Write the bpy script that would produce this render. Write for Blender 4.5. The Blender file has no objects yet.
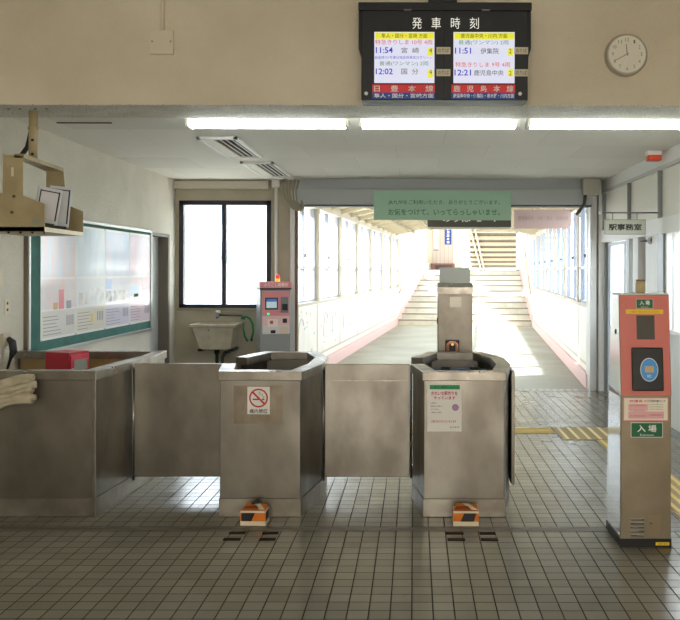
import bpy, bmesh, math, random
from mathutils import Vector, Matrix
random.seed(7)
PI = math.pi
sc = bpy.context.scene
C = sc.collection

# ---------------------------------------------------------------- camera, sky, sun, exposure
cam_d = bpy.data.cameras.new('camera'); cam = bpy.data.objects.new('camera', cam_d); C.objects.link(cam)
cam_d.sensor_fit = 'HORIZONTAL'; cam_d.sensor_width = 36.0; cam_d.lens = 45.0
cam_d.shift_x = -75/680; cam_d.shift_y = -39/680
cam_d.clip_end = 400
cam.matrix_world = Matrix.Translation((0, 0, 1.59)) @ Matrix.Rotation(PI/2, 4, 'X') @ Matrix.Rotation(math.radians(0.1), 4, 'Z')
sc.camera = cam

w = bpy.data.worlds.new('sky'); sc.world = w; w.use_nodes = True
nt = w.node_tree; bg = nt.nodes['Background']
bg.inputs[0].default_value = (0.90, 0.95, 1.0, 1); bg.inputs[1].default_value = 7.5

sun_d = bpy.data.lights.new('sun', 'SUN'); sun_d.energy = 22.0; sun_d.angle = math.radians(1.0); sun_d.color = (1, 0.97, 0.9)
sun = bpy.data.objects.new('sun', sun_d); C.objects.link(sun)
sd = Vector((0.80, 0.24, -0.53)); sun.rotation_euler = sd.to_track_quat('-Z', 'Y').to_euler()

def area(name, loc, direction, sx, sy, power, col=(1, 1, 1)):
    d = bpy.data.lights.new(name, 'AREA'); d.shape = 'RECTANGLE'; d.size = sx; d.size_y = sy; d.energy = power; d.color = col
    o = bpy.data.objects.new(name, d); C.objects.link(o); o.location = loc
    o.rotation_euler = Vector(direction).to_track_quat('-Z', 'Z').to_euler()
    return o
area('entrance_daylight_fill', (0.3, -3.7, 1.7), (0, 1, 0.12), 4.5, 2.4, 125, (1.0, 0.95, 0.86))  # added warm area light, fills in for daylight from the entrance

vs = sc.view_settings
sc.display_settings.display_device = 'sRGB'
vs.view_transform = 'Standard'; vs.look = 'None'; vs.gamma = 1; vs.use_curve_mapping = False
vs.exposure = 0.5
sc.cycles.use_denoising = True
sc.cycles.max_bounces = 8; sc.cycles.diffuse_bounces = 5; sc.cycles.glossy_bounces = 4; sc.cycles.transparent_max_bounces = 16
sc.cycles.sample_clamp_indirect = 8

# ---------------------------------------------------------------- materials
def lin(c):
    return tuple(((v/255)/12.92 if v/255 <= 0.04045 else (((v/255)+0.055)/1.055)**2.4) for v in c) + (1,)
_m = {}
def P(name, rgb, rough=0.6, metal=0.0, emit=0.0, emit_rgb=None, spec=0.5):
    if name in _m: return _m[name]
    m = bpy.data.materials.new(name); m.use_nodes = True
    b = m.node_tree.nodes['Principled BSDF']
    b.inputs['Base Color'].default_value = lin(rgb); b.inputs['Roughness'].default_value = rough
    b.inputs['Metallic'].default_value = metal
    b.inputs['Specular IOR Level'].default_value = spec
    if emit:
        b.inputs['Emission Color'].default_value = lin(emit_rgb or rgb); b.inputs['Emission Strength'].default_value = emit
    _m[name] = m; return m
def N(m): return m.node_tree.nodes, m.node_tree.links
def mottled(name, a, b_, scale=3.0, rough=0.7, bump=0.0, bscale=80, metal=0.0, stretch=(1, 1, 1), lo=0.35, hi=0.65, rough2=None, spec=0.5, speck=None):
    if name in _m: return _m[name]
    m = P(name, a, rough, metal, spec=spec); n, l = N(m); bs = n['Principled BSDF']
    tc = n.new('ShaderNodeTexCoord'); mp = n.new('ShaderNodeMapping'); mp.inputs['Scale'].default_value = stretch
    l.new(tc.outputs['Object'], mp.inputs[0])
    no = n.new('ShaderNodeTexNoise'); no.inputs['Scale'].default_value = scale; no.inputs['Detail'].default_value = 6
    l.new(mp.outputs[0], no.inputs['Vector'])
    cr = n.new('ShaderNodeValToRGB'); cr.color_ramp.elements[0].position = lo; cr.color_ramp.elements[1].position = hi
    cr.color_ramp.elements[0].color = lin(a); cr.color_ramp.elements[1].color = lin(b_)
    l.new(no.outputs['Fac'], cr.inputs[0])
    out = cr.outputs[0]
    if speck:
        n3 = n.new('ShaderNodeTexNoise'); n3.inputs['Scale'].default_value = speck[1]; n3.inputs['Detail'].default_value = 2
        l.new(tc.outputs['Object'], n3.inputs['Vector'])
        r3 = n.new('ShaderNodeMapRange'); r3.inputs[1].default_value = speck[2]; r3.inputs[2].default_value = speck[2]+0.08
        l.new(n3.outputs['Fac'], r3.inputs[0])
        mx = n.new('ShaderNodeMixRGB'); mx.inputs[2].default_value = lin(speck[0]); l.new(r3.outputs[0], mx.inputs[0]); l.new(out, mx.inputs[1]); out = mx.outputs[0]
    l.new(out, bs.inputs['Base Color'])
    if rough2 is not None:
        mr = n.new('ShaderNodeMapRange'); mr.inputs[3].default_value = rough; mr.inputs[4].default_value = rough2
        mr.inputs[1].default_value = 0.3; mr.inputs[2].default_value = 0.7
        l.new(no.outputs['Fac'], mr.inputs[0]); l.new(mr.outputs[0], bs.inputs['Roughness'])
    if bump:
        n2 = n.new('ShaderNodeTexNoise'); n2.inputs['Scale'].default_value = bscale; n2.inputs['Detail'].default_value = 3
        l.new(mp.outputs[0], n2.inputs['Vector'])
        bu = n.new('ShaderNodeBump'); bu.inputs['Strength'].default_value = bump; bu.inputs['Distance'].default_value = 0.01
        l.new(n2.outputs['Fac'], bu.inputs['Height']); l.new(bu.outputs[0], bs.inputs['Normal'])
    return m

beam_m = mottled('plaster_beige', (220, 209, 186), (205, 193, 168), 1.3, 0.85, 0.7, 70)
wall_m = mottled('stucco_white', (215, 210, 198), (203, 198, 185), 2.0, 0.85, 1.0, 75, speck=((176, 169, 154), 110, 0.60))
under_m = mottled('beam_soffit_stucco', (212, 208, 200), (196, 192, 182), 6, 0.8, 0.6, 70, speck=((140, 135, 125), 60, 0.58))
back_m = mottled('plaster_grey_beige', (186, 178, 158), (170, 162, 142), 2, 0.8, 0.2, 60)
steel = mottled('stainless_steel', (144, 139, 129), (120, 114, 104), 4, 0.3, 0.02, 30, metal=0.9, stretch=(1, 1, 0.6), rough2=0.42)
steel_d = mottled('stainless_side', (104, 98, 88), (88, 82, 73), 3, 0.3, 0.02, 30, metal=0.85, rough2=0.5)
steel_rim = mottled('stainless_rim', (150, 144, 134), (130, 124, 113), 8, 0.25, metal=0.9, rough2=0.4)
steel_skirt = mottled('scuffed_steel_skirt', (168, 162, 150), (132, 124, 112), 4, 0.4, 0.05, 40, metal=0.8)
reader_steel = mottled('reader_steel', (150, 138, 118), (138, 126, 106), 6, 0.4, 0.06, 50, metal=0.7)
mirror_steel = P('polished_steel', (205, 207, 210), 0.12, 1.0)
white_p = P('white_paint', (228, 228, 226), 0.5)
cream_p = P('cream_panel', (218, 214, 204), 0.6)
post_m = P('grey_aluminium_post', (120, 122, 120), 0.4, 0.5)
alu = P('pale_aluminium', (196, 196, 194), 0.4, 0.4)
dark_fr = P('dark_bronze_frame', (44, 42, 52), 0.4, 0.3)
corr_w = mottled('corridor_white_panel', (236, 232, 226), (228, 224, 216), 3, 0.6)
corr_fr = P('corridor_frame_beige', (188, 178, 162), 0.5)
roof_m = P('corridor_roof_beige', (224, 216, 198), 0.7)
pink_m = P('pink_skirting', (224, 190, 188), 0.6)
black_p = P('black_plastic', (22, 22, 24), 0.45)
blackm = P('black_board', (20, 20, 22), 0.5)
grey_b = P('shutter_grey_blue', (164, 168, 168), 0.55)
red_p = P('red_paint', (158, 30, 48), 0.4)
beige_metal = mottled('beige_bracket_paint', (176, 160, 122), (158, 142, 106), 6, 0.5)
green_board = mottled('green_felt', (62, 112, 104), (54, 100, 92), 8, 0.9)
W_ = P('paper_white', (236, 234, 228), 0.6)
K_ = P('ink_black', (28, 28, 30), 0.6)
wood_y = mottled('booth_inner_board', (176, 152, 104), (160, 138, 94), 4, 0.6)

def glass_mat():
    m = bpy.data.materials.new('window_glass'); m.use_nodes = True; n, l = N(m); n.clear()
    o = n.new('ShaderNodeOutputMaterial'); mx = n.new('ShaderNodeMixShader'); t = n.new('ShaderNodeBsdfTransparent'); g = n.new('ShaderNodeBsdfGlossy')
    t.inputs[0].default_value = (0.93, 0.96, 0.97, 1); g.inputs['Roughness'].default_value = 0.03
    mx.inputs[0].default_value = 0.07
    l.new(t.outputs[0], mx.inputs[1]); l.new(g.outputs[0], mx.inputs[2]); l.new(mx.outputs[0], o.inputs[0]); return m
glass = glass_mat()

def tile_floor():
    m = P('floor_tiles', (120, 115, 100), 0.35); n, l = N(m); bs = n['Principled BSDF']
    tc = n.new('ShaderNodeTexCoord'); mp = n.new('ShaderNodeMapping'); mp.inputs['Location'].default_value = (0.013+10, 10.02, 0)
    l.new(tc.outputs['Object'], mp.inputs[0])
    br = n.new('ShaderNodeTexBrick'); br.offset = 0; br.squash = 1
    br.inputs['Scale'].default_value = 1; br.inputs['Brick Width'].default_value = 0.1; br.inputs['Row Height'].default_value = 0.1
    br.inputs['Mortar Size'].default_value = 0.0042; br.inputs['Mortar Smooth'].default_value = 0.3; br.inputs['Bias'].default_value = 0
    br.inputs['Color1'].default_value = lin((130, 125, 112)); br.inputs['Color2'].default_value = lin((121, 116, 103)); br.inputs['Mortar'].default_value = lin((58, 54, 46))
    l.new(mp.outputs[0], br.inputs['Vector'])
    no = n.new('ShaderNodeTexNoise'); no.inputs['Scale'].default_value = 0.8; no.inputs['Detail'].default_value = 5; l.new(tc.outputs['Object'], no.inputs['Vector'])
    r = n.new('ShaderNodeMapRange'); r.inputs[1].default_value = 0.35; r.inputs[2].default_value = 0.65; r.inputs[3].default_value = 0.80; r.inputs[4].default_value = 1.05
    l.new(no.outputs['Fac'], r.inputs[0])
    mx = n.new('ShaderNodeMixRGB'); mx.blend_type = 'MULTIPLY'; mx.inputs[0].default_value = 1
    l.new(br.outputs['Color'], mx.inputs[1]); l.new(r.outputs[0], mx.inputs[2]); l.new(mx.outputs[0], bs.inputs['Base Color'])
    n2 = n.new('ShaderNodeTexNoise'); n2.inputs['Scale'].default_value = 5; l.new(tc.outputs['Object'], n2.inputs['Vector'])
    rr = n.new('ShaderNodeMapRange'); rr.inputs[3].default_value = 0.15; rr.inputs[4].default_value = 0.30; l.new(n2.outputs['Fac'], rr.inputs[0])
    gm_ = n.new('ShaderNodeMixRGB'); gm_.inputs[2].default_value = (.9, .9, .9, 1); l.new(br.outputs['Fac'], gm_.inputs[0]); l.new(rr.outputs[0], gm_.inputs[1]); l.new(gm_.outputs[0], bs.inputs['Roughness'])
    sp_ = n.new('ShaderNodeMapRange'); sp_.inputs[3].default_value = .5; sp_.inputs[4].default_value = .05; l.new(br.outputs['Fac'], sp_.inputs[0]); l.new(sp_.outputs[0], bs.inputs['Specular IOR Level'])
    inv = n.new('ShaderNodeMath'); inv.operation = 'SUBTRACT'; inv.inputs[0].default_value = 1; l.new(br.outputs['Fac'], inv.inputs[1])
    n3 = n.new('ShaderNodeTexNoise'); n3.inputs['Scale'].default_value = 14; l.new(tc.outputs['Object'], n3.inputs['Vector'])
    ad = n.new('ShaderNodeMath'); ad.operation = 'MULTIPLY_ADD'; ad.inputs[1].default_value = 0.2; l.new(n3.outputs['Fac'], ad.inputs[0]); l.new(inv.outputs[0], ad.inputs[2])
    bu = n.new('ShaderNodeBump'); bu.inputs['Strength'].default_value = 0.5; bu.inputs['Distance'].default_value = 0.004
    l.new(ad.outputs[0], bu.inputs['Height']); l.new(bu.outputs[0], bs.inputs['Normal'])
    return m
tile_m = tile_floor()

def ceiling_mat():
    m = P('ceiling_panels', (200, 197, 190), 0.75); n, l = N(m); bs = n['Principled BSDF']
    tc = n.new('ShaderNodeTexCoord'); mp = n.new('ShaderNodeMapping'); mp.inputs['Location'].default_value = (10.2, 9.1, 0)
    l.new(tc.outputs['Object'], mp.inputs[0])
    br = n.new('ShaderNodeTexBrick'); br.offset = 0.5; br.squash = 1; br.inputs['Scale'].default_value = 1
    br.inputs['Brick Width'].default_value = 0.91; br.inputs['Row Height'].default_value = 0.91; br.inputs['Mortar Size'].default_value = 0.002
    br.inputs['Color1'].default_value = lin((226, 223, 216)); br.inputs['Color2'].default_value = lin((198, 195, 188)); br.inputs['Mortar'].default_value = lin((196, 192, 185))
    br.inputs['Bias'].default_value = -0.5
    l.new(mp.outputs[0], br.inputs['Vector']); l.new(br.outputs['Color'], bs.inputs['Base Color'])
    return m
ceil_m = ceiling_mat()

# ---------------------------------------------------------------- mesh builder
_tx = {}
def text_mesh(s, bold=0.0, spacing=1.0):
    k = (s, bold, spacing)
    if k in _tx: return _tx[k]
    cu = bpy.data.curves.new('t', 'FONT'); cu.body = s; cu.size = 1; cu.offset = bold; cu.space_character = spacing; cu.resolution_u = 2
    o = bpy.data.objects.new('t', cu); C.objects.link(o); bpy.context.view_layer.update()
    me = o.evaluated_get(bpy.context.evaluated_depsgraph_get()).to_mesh()
    v = [(p.co.x, p.co.y) for p in me.vertices]; f = [tuple(p.vertices) for p in me.polygons]
    o.to_mesh_clear(); bpy.data.objects.remove(o); bpy.data.curves.remove(cu)
    if not v: v = [(0, 0)]
    xs = [a for a, b in v]; ys = [b for a, b in v]
    _tx[k] = (v, f, min(xs), max(xs), min(ys), max(ys)); return _tx[k]

class MB:
    def __init__(s): s.v = []; s.f = []; s.mi = []; s.mats = []; s.sm = []
    def m(s, mat):
        if mat not in s.mats: s.mats.append(mat)
        return s.mats.index(mat)
    def add(s, vs_, fs, mat, smooth=False):
        o = len(s.v); i = s.m(mat); s.v += [tuple(p) for p in vs_]
        for f in fs: s.f.append(tuple(o+a for a in f)); s.mi.append(i); s.sm.append(smooth)
        return s
    def box(s, x0, x1, y0, y1, z0, z1, mat, bev=0):
        x0, x1 = sorted((x0, x1)); y0, y1 = sorted((y0, y1)); z0, z1 = sorted((z0, z1))
        b = bmesh.new(); bmesh.ops.create_cube(b, size=1)
        for v in b.verts: v.co = Vector(((x0+x1)/2+v.co.x*(x1-x0), (y0+y1)/2+v.co.y*(y1-y0), (z0+z1)/2+v.co.z*(z1-z0)))
        if bev: bmesh.ops.bevel(b, geom=list(b.edges), offset=min(bev, (x1-x0)*.45, (y1-y0)*.45, (z1-z0)*.45), segments=2, affect='EDGES', profile=0.5)
        b.verts.index_update(); s.add([v.co for v in b.verts], [[v.index for v in f.verts] for f in b.faces], mat); b.free(); return s
    def prism(s, pts, a0, a1, mat, plane='xy'):
        def q(p, a): return {'xy': (p[0], p[1], a), 'xz': (p[0], a, p[1]), 'yz': (a, p[0], p[1])}[plane]
        n = len(pts); vs_ = [q(p, a0) for p in pts]+[q(p, a1) for p in pts]
        s.add(vs_, [tuple(range(n))[::-1], tuple(range(n, 2*n))]+[(i, (i+1) % n, n+(i+1) % n, n+i) for i in range(n)], mat); return s
    def quad(s, pts, mat): return s.add(pts, [tuple(range(len(pts)))], mat)
    def tube(s, pts, r, mat, seg=8, closed=False):
        pts = [Vector(p) for p in pts]; vs_ = []; fs = []; n = len(pts); up = None
        for i, p in enumerate(pts):
            d = (pts[min(i+1, n-1)]-pts[max(i-1, 0)]).normalized()
            if up is None: up = d.orthogonal().normalized()
            else:
                up = (up-d*up.dot(d)); up = up.normalized() if up.length > 1e-6 else d.orthogonal().normalized()
            w_ = d.cross(up); rr = r[i] if isinstance(r, (list, tuple)) else r
            for k in range(seg):
                a = 2*PI*k/seg; vs_.append(p+(up*math.cos(a)+w_*math.sin(a))*rr)
        for i in range(n-1):
            for k in range(seg): fs.append((i*seg+k, i*seg+(k+1) % seg, (i+1)*seg+(k+1) % seg, (i+1)*seg+k))
        s.add(vs_, fs, mat, True); o = len(s.v)-len(vs_)
        i_ = s.m(mat)
        s.f.append(tuple(o+k for k in range(seg))[::-1]); s.mi.append(i_); s.sm.append(False)
        s.f.append(tuple(o+(n-1)*seg+k for k in range(seg))); s.mi.append(i_); s.sm.append(False)
        return s
    def cyl(s, c0, c1, r, mat, seg=20): return s.tube([c0, c1], r, mat, seg)
    def text(s, t, cx, cz, w_, h, y, mat, bold=0.0, spacing=1.0, M=None):
        v, f, x0, x1, y0, y1 = text_mesh(t, bold, spacing)
        sx = w_/max(x1-x0, 1e-6); sz = h/max(y1-y0, 1e-6)
        vs_ = [Vector((cx+(a-(x0+x1)/2)*sx, y, cz+(b-(y0+y1)/2)*sz)) for a, b in v]
        if M: vs_ = [M @ p for p in vs_]
        s.add(vs_, f, mat); return s
    def strip(s, pts, t, z0, z1, mat, over=0.0):
        """wall of thickness t following a plan outline, grown inwards (left of travel) by t and outwards by over"""
        P2 = [Vector(p) for p in pts]; n = len(P2); ins = []; outs = []
        for i, p in enumerate(P2):
            ns = []
            if i > 0: d = (P2[i]-P2[i-1]).normalized(); ns.append(Vector((-d.y, d.x)))
            if i < n-1: d = (P2[i+1]-P2[i]).normalized(); ns.append(Vector((-d.y, d.x)))
            nn = sum(ns, Vector((0, 0))).normalized(); k = 1/max(0.3, nn.dot(ns[0]))
            ins.append(p+nn*t*k); outs.append(p-nn*over*k)
        vs_ = []
        for a, b in zip(outs, ins): vs_ += [(a.x, a.y, z0), (a.x, a.y, z1), (b.x, b.y, z1), (b.x, b.y, z0)]
        fs = []
        for i in range(n-1):
            o = i*4; q = o+4
            for k in range(4): fs.append((o+k, o+(k+1) % 4, q+(k+1) % 4, q+k))
        fs += [(0, 1, 2, 3), ((n-1)*4+3, (n-1)*4+2, (n-1)*4+1, (n-1)*4)]
        s.add(vs_, fs, mat); return s
    def build(s, name, parent=None, world=False, bevel=0):
        me = bpy.data.meshes.new(name); off = Vector((0, 0, 0))
        if world and parent is not None:
            p = parent
            while p is not None: off = off+Vector(p.location); p = p.parent
        me.from_pydata([Vector(v)-off for v in s.v], [], s.f)
        for mt in s.mats: me.materials.append(mt)
        me.polygons.foreach_set('material_index', s.mi); me.polygons.foreach_set('use_smooth', s.sm)
        me.update(); b = bmesh.new(); b.from_mesh(me)
        bmesh.ops.recalc_face_normals(b, faces=b.faces); b.to_mesh(me); b.free()
        o = bpy.data.objects.new(name, me); C.objects.link(o)
        if parent is not None: o.parent = parent
        if bevel:
            md = o.modifiers.new('bevel', 'BEVEL'); md.width = bevel; md.segments = 2; md.limit_method = 'ANGLE'
        return o

def thing(name, label, cat, loc=(0, 0, 0), rz=0, group=None):
    o = bpy.data.objects.new(name, None); C.objects.link(o); o.empty_display_size = 0.1
    o.location = loc; o.rotation_euler = (0, 0, rz); return tag(o, label, cat, group)
def tag(o, label, cat, group=None):
    o['label'] = label; o['category'] = cat
    if group: o['group'] = group
    return o
def struct(o, rot=None):
    o['kind'] = 'structure'; return o
def px(x, Y): return (x-415)*Y/850
def pz(y, Y): return 1.59-(y-271)*Y/850

XL, XR, YB = -3.21, 2.50, 11.40
# ---------------------------------------------------------------- setting: hall
struct(MB().box(-4.6, 4.6, -4.2, YB-0.08, -0.12, 0, tile_m).build('floor'))
struct(MB().box(-4.6, 4.6, -30, -4.2, -0.14, -0.02, P('forecourt_concrete', (150, 146, 138), 0.8)).build('floor_forecourt'))
struct(MB().box(-3.36, 2.66, 6.36, YB+0.05, 2.80, 2.95, ceil_m).build('ceiling'))
struct(MB().box(-3.36, 2.9, -4.2, 5.87, 3.75, 3.9, ceil_m).build('ceiling_entrance'))
m_ = MB().box(-3.36, 2.9, 5.87, 6.36, 2.737, 3.9, beam_m).box(-3.36, 2.9, 5.87, 6.36, 2.733, 2.737, under_m); struct(m_.build('wall_front'))
# wall left with the door recess
m_ = MB(); m_.box(-3.36, XL, -4.2, 10.3, 0, 3.9, wall_m); m_.box(-3.36, XL, 10.3, 11.07, 2.04, 3.9, wall_m); m_.box(-3.36, XL, 11.07, YB+.1, 0, 3.9, wall_m)
struct(m_.build('wall_left'))
d_ = struct(MB().box(-3.35, -3.33, 10.3, 11.07, 0, 2.04, P('pale_grey_door', (186, 188, 188), 0.6)).build('door_1'))
fr = P('brown_grey_jamb', (104, 96, 86), 0.6)
MB().box(-3.33, -3.20, 11.02, 11.085, 0, 2.055, fr).box(-3.33, -3.20, 10.29, 11.085, 2.02, 2.06, fr).build('door_frame', d_)
# back wall, left of the passage, with window hole
wx0, wx1, wz0, wz1 = -3.16, -1.93, 1.09, 2.53
m_ = MB(); m_.box(-3.36, -1.62, YB, YB+.15, 0, wz0, back_m).box(-3.36, -1.62, YB, YB+.15, wz1, 3.0, back_m).box(-3.36, wx0, YB, YB+.15, wz0, wz1, back_m).box(wx1, -1.62, YB, YB+.15, wz0, wz1, back_m)
m_.box(-1.62, 2.36, YB, YB+.15, 2.62, 3.0, back_m)
m_.box(2.36, 2.66, YB, YB+.15, 0, 3.0, white_p)
struct(m_.build('wall_back'))
w1 = MB()
for a, b in ((wx0, wx0+.06), (wx1-.06, wx1)): w1.box(a, b, YB-.02, YB+.08, wz0, wz1, dark_fr)
w1.box(wx0, wx1, YB-.02, YB+.08, wz1-.06, wz1, dark_fr).box(wx0, wx1, YB-.02, YB+.08, wz0, wz0+.05, dark_fr)
xm = px(224, YB); w1.box(xm-.028, xm+.028, YB-.01, YB+.06, wz0, wz1, dark_fr)
w1.box(xm-.03, xm-.005, YB-.03, YB, pz(258, YB)-.03, pz(258, YB)+.03, black_p)
w1 = struct(w1.build('window_1')); MB().box(wx0+.05, wx1-.05, YB+.03, YB+.036, wz0+.04, wz1-.05, glass).build('window_pane', w1)
MB().box(wx0-.02, wx1+.02, YB-.05, YB, wz0-.035, wz0, P('window_sill', (150, 142, 124), 0.6)).build('window_sill', w1)
# horizontal duct cover above the window
struct(MB().box(XL, px(268, 11.3), 11.28, YB, pz(189, 11.3), pz(181, 11.3), P('duct_cover', (196, 190, 172), 0.6), .005).build('trim_1'))
# ---- shutter header over the passage
m_ = MB().box(-1.60, 2.36, 11.18, YB, 2.66, 2.80, grey_b).box(-1.56, 2.32, 11.10, YB, 2.46, 2.665, grey_b, .008).box(-1.56, 2.32, 11.16, 11.36, 2.44, 2.462, P('shutter_slot', (70, 72, 72), 0.6))
struct(m_.build('trim_2'))
m_ = MB().box(-1.66, -1.60, 11.28, YB+.16, 0, 2.66, alu).box(-1.60, -1.565, 11.32, YB+.02, 0, 2.46, P('rust_brown', (128, 104, 82), 0.7)).box(2.33, 2.41, 11.30, YB+.16, 0, 2.62, alu).box(2.44, 2.5, 11.28, YB, 0, 2.66, white_p)
struct(m_.build('trim_3'))
# metal strip across the floor near the gates
struct(MB().box(XL, XR+1, 5.20, 5.27, 0, 0.0015, mottled('floor_strip', (96, 90, 78), (84, 78, 66), 6, 0.45)).build('trim_4'))
# unseen entrance wall behind the camera, opening kept small to limit daylight
m_ = MB().box(-3.36, -2.2, -4.2, -4.0, 0, 3.9, wall_m).box(2.0, 2.9, -4.2, -4.0, 0, 3.9, wall_m).box(2.9, 3.1, -4.2, 6.36, 0, 3.9, wall_m).box(-3.36, 2.9, -4.2, -4.0, 2.15, 3.9, wall_m)
struct(m_.build('wall_entrance'))

# ---- right wall of the hall: framed partition with doors and windows
m_ = MB()
m_.box(XR, XR+.1, 5.87, YB, 2.62, 2.80, white_p).box(XR-.025, XR, 5.87, YB, 2.62, 2.655, alu)
m_.box(XR+.02, XR+.08, 5.87, YB, 2.13, 2.62, cream_p)
m_.box(XR-.03, XR+.1, 5.87, YB, 1.97, 2.13, white_p)
m_.box(XR+.0, XR+.1, 11.18, YB, 0, 1.97, white_p)
m_.box(XR+.0, XR+.1, 9.53, 9.76, 0, 1.97, white_p)
m_.box(XR+.02, XR+.1, 5.87, 8.5, 0, 1.0, P('pale_grey_panel', (214, 216, 218), 0.5)).box(XR-.01, XR+.1, 5.87, 8.5, 0.98, 1.02, alu)
m_.box(XR+.09, XR+.1, 9.28, 9.53, 0, 1.97, P('dim_interior_brown', (66, 50, 42), 0.7))  # flat dark sheet stands in for the dim interior behind the gap
m_.box(XR+.075, XR+.09, 9.30, 9.38, 1.2, 1.72, P('dark_red_strip', (120, 24, 30), 0.6))
m_.box(XR+.02, XR+.1, 9.25, 9.28, 0, 1.97, white_p)
struct(m_.build('wall_right'))
m_ = MB()
for y in (11.24, 9.93, 8.68, 7.4, 6.2): m_.box(XR-.02, XR+.06, y-.018, y+.018, 2.13, 2.62, post_m)
for y0, y1 in ((9.86, 9.94), (8.50, 8.70)): m_.box(XR-.02, XR+.1, y0, y1, 0, 1.97, post_m)
m_.box(XR-.01, XR+.1, 11.16, 11.2, 0, 1.97, post_m)
m_.box(XR-.012, XR, 5.87, 8.5, 0, 0.07, post_m)
struct(m_.build('trim_5'))
def door(name, y0, y1, g0, g1, gz0, gz1, xo=.03):
    m_ = MB(); x0, x1 = XR+xo, XR+xo+.04; pm = P('door_white_blue', (206, 212, 222), 0.45)
    m_.box(x0, x1, y0, g0, 0.02, 1.96, pm).box(x0, x1, g1, y1, 0.02, 1.96, pm).box(x0, x1, g0, g1, 0.02, gz0, pm).box(x0, x1, g0, g1, gz1, 1.96, pm)
    o = struct(m_.build(name))
    MB().box(x0-.004, x0, g0-.02, g0, gz0, gz1, K_).box(x0-.004, x0, g1, g1+.02, gz0, gz1, K_).build('gasket', o)
    MB().box(x0+.015, x0+.02, g0, g1, gz0, gz1, glass).build('door_glass', o)
    MB().box(x0-.012, x0, y0+.05, y0+.09, 0.95, 1.07, post_m, .004).build('door_handle', o)
    return o
door('door_2', 9.96, 11.16, 10.27, 11.0, .85, 1.92)
MB_ = MB().box(XR+.01, XR+.05, 8.70, 9.25, 0.02, 1.96, white_p); d3 = struct(MB_.build('door_3'))
MB().cyl((XR-.03, 8.78, 1.0), (XR-.03, 8.78, 1.12), .01, post_m, 10).box(XR-.03, XR+.01, 8.77, 8.79, .995, 1.01, post_m).box(XR-.03, XR+.01, 8.77, 8.79, 1.11, 1.125, post_m).build('door_handle', d3)
m_ = MB()
for y in (8.47, 8.24, 7.2, 6.2): m_.box(XR+.0, XR+.05, y-.03, y+.03, 1.02, 1.97, alu)
w2 = struct(m_.build('window_2')); MB().box(XR+.02, XR+.026, 5.87, 8.5, 1.02, 1.97, glass).build('window_pane', w2)
# office behind the partition: pale walls, ceiling left out so skylight brightens it
m_ = MB().box(5.2, 5.3, 5.8, 11.9, 0, 0.9, cream_p).box(5.2, 5.3, 5.8, 11.9, 2.2, 2.9, cream_p).box(2.7, 5.3, 11.8, 11.9, 0, 2.9, white_p).box(3.1, 5.3, 5.75, 5.85, 0, 2.9, white_p)
struct(m_.build('wall_office'))
struct(MB().box(4.6, 5.4, -4.2, 12, -.12, 0, tile_m).build('floor_office'))

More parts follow.
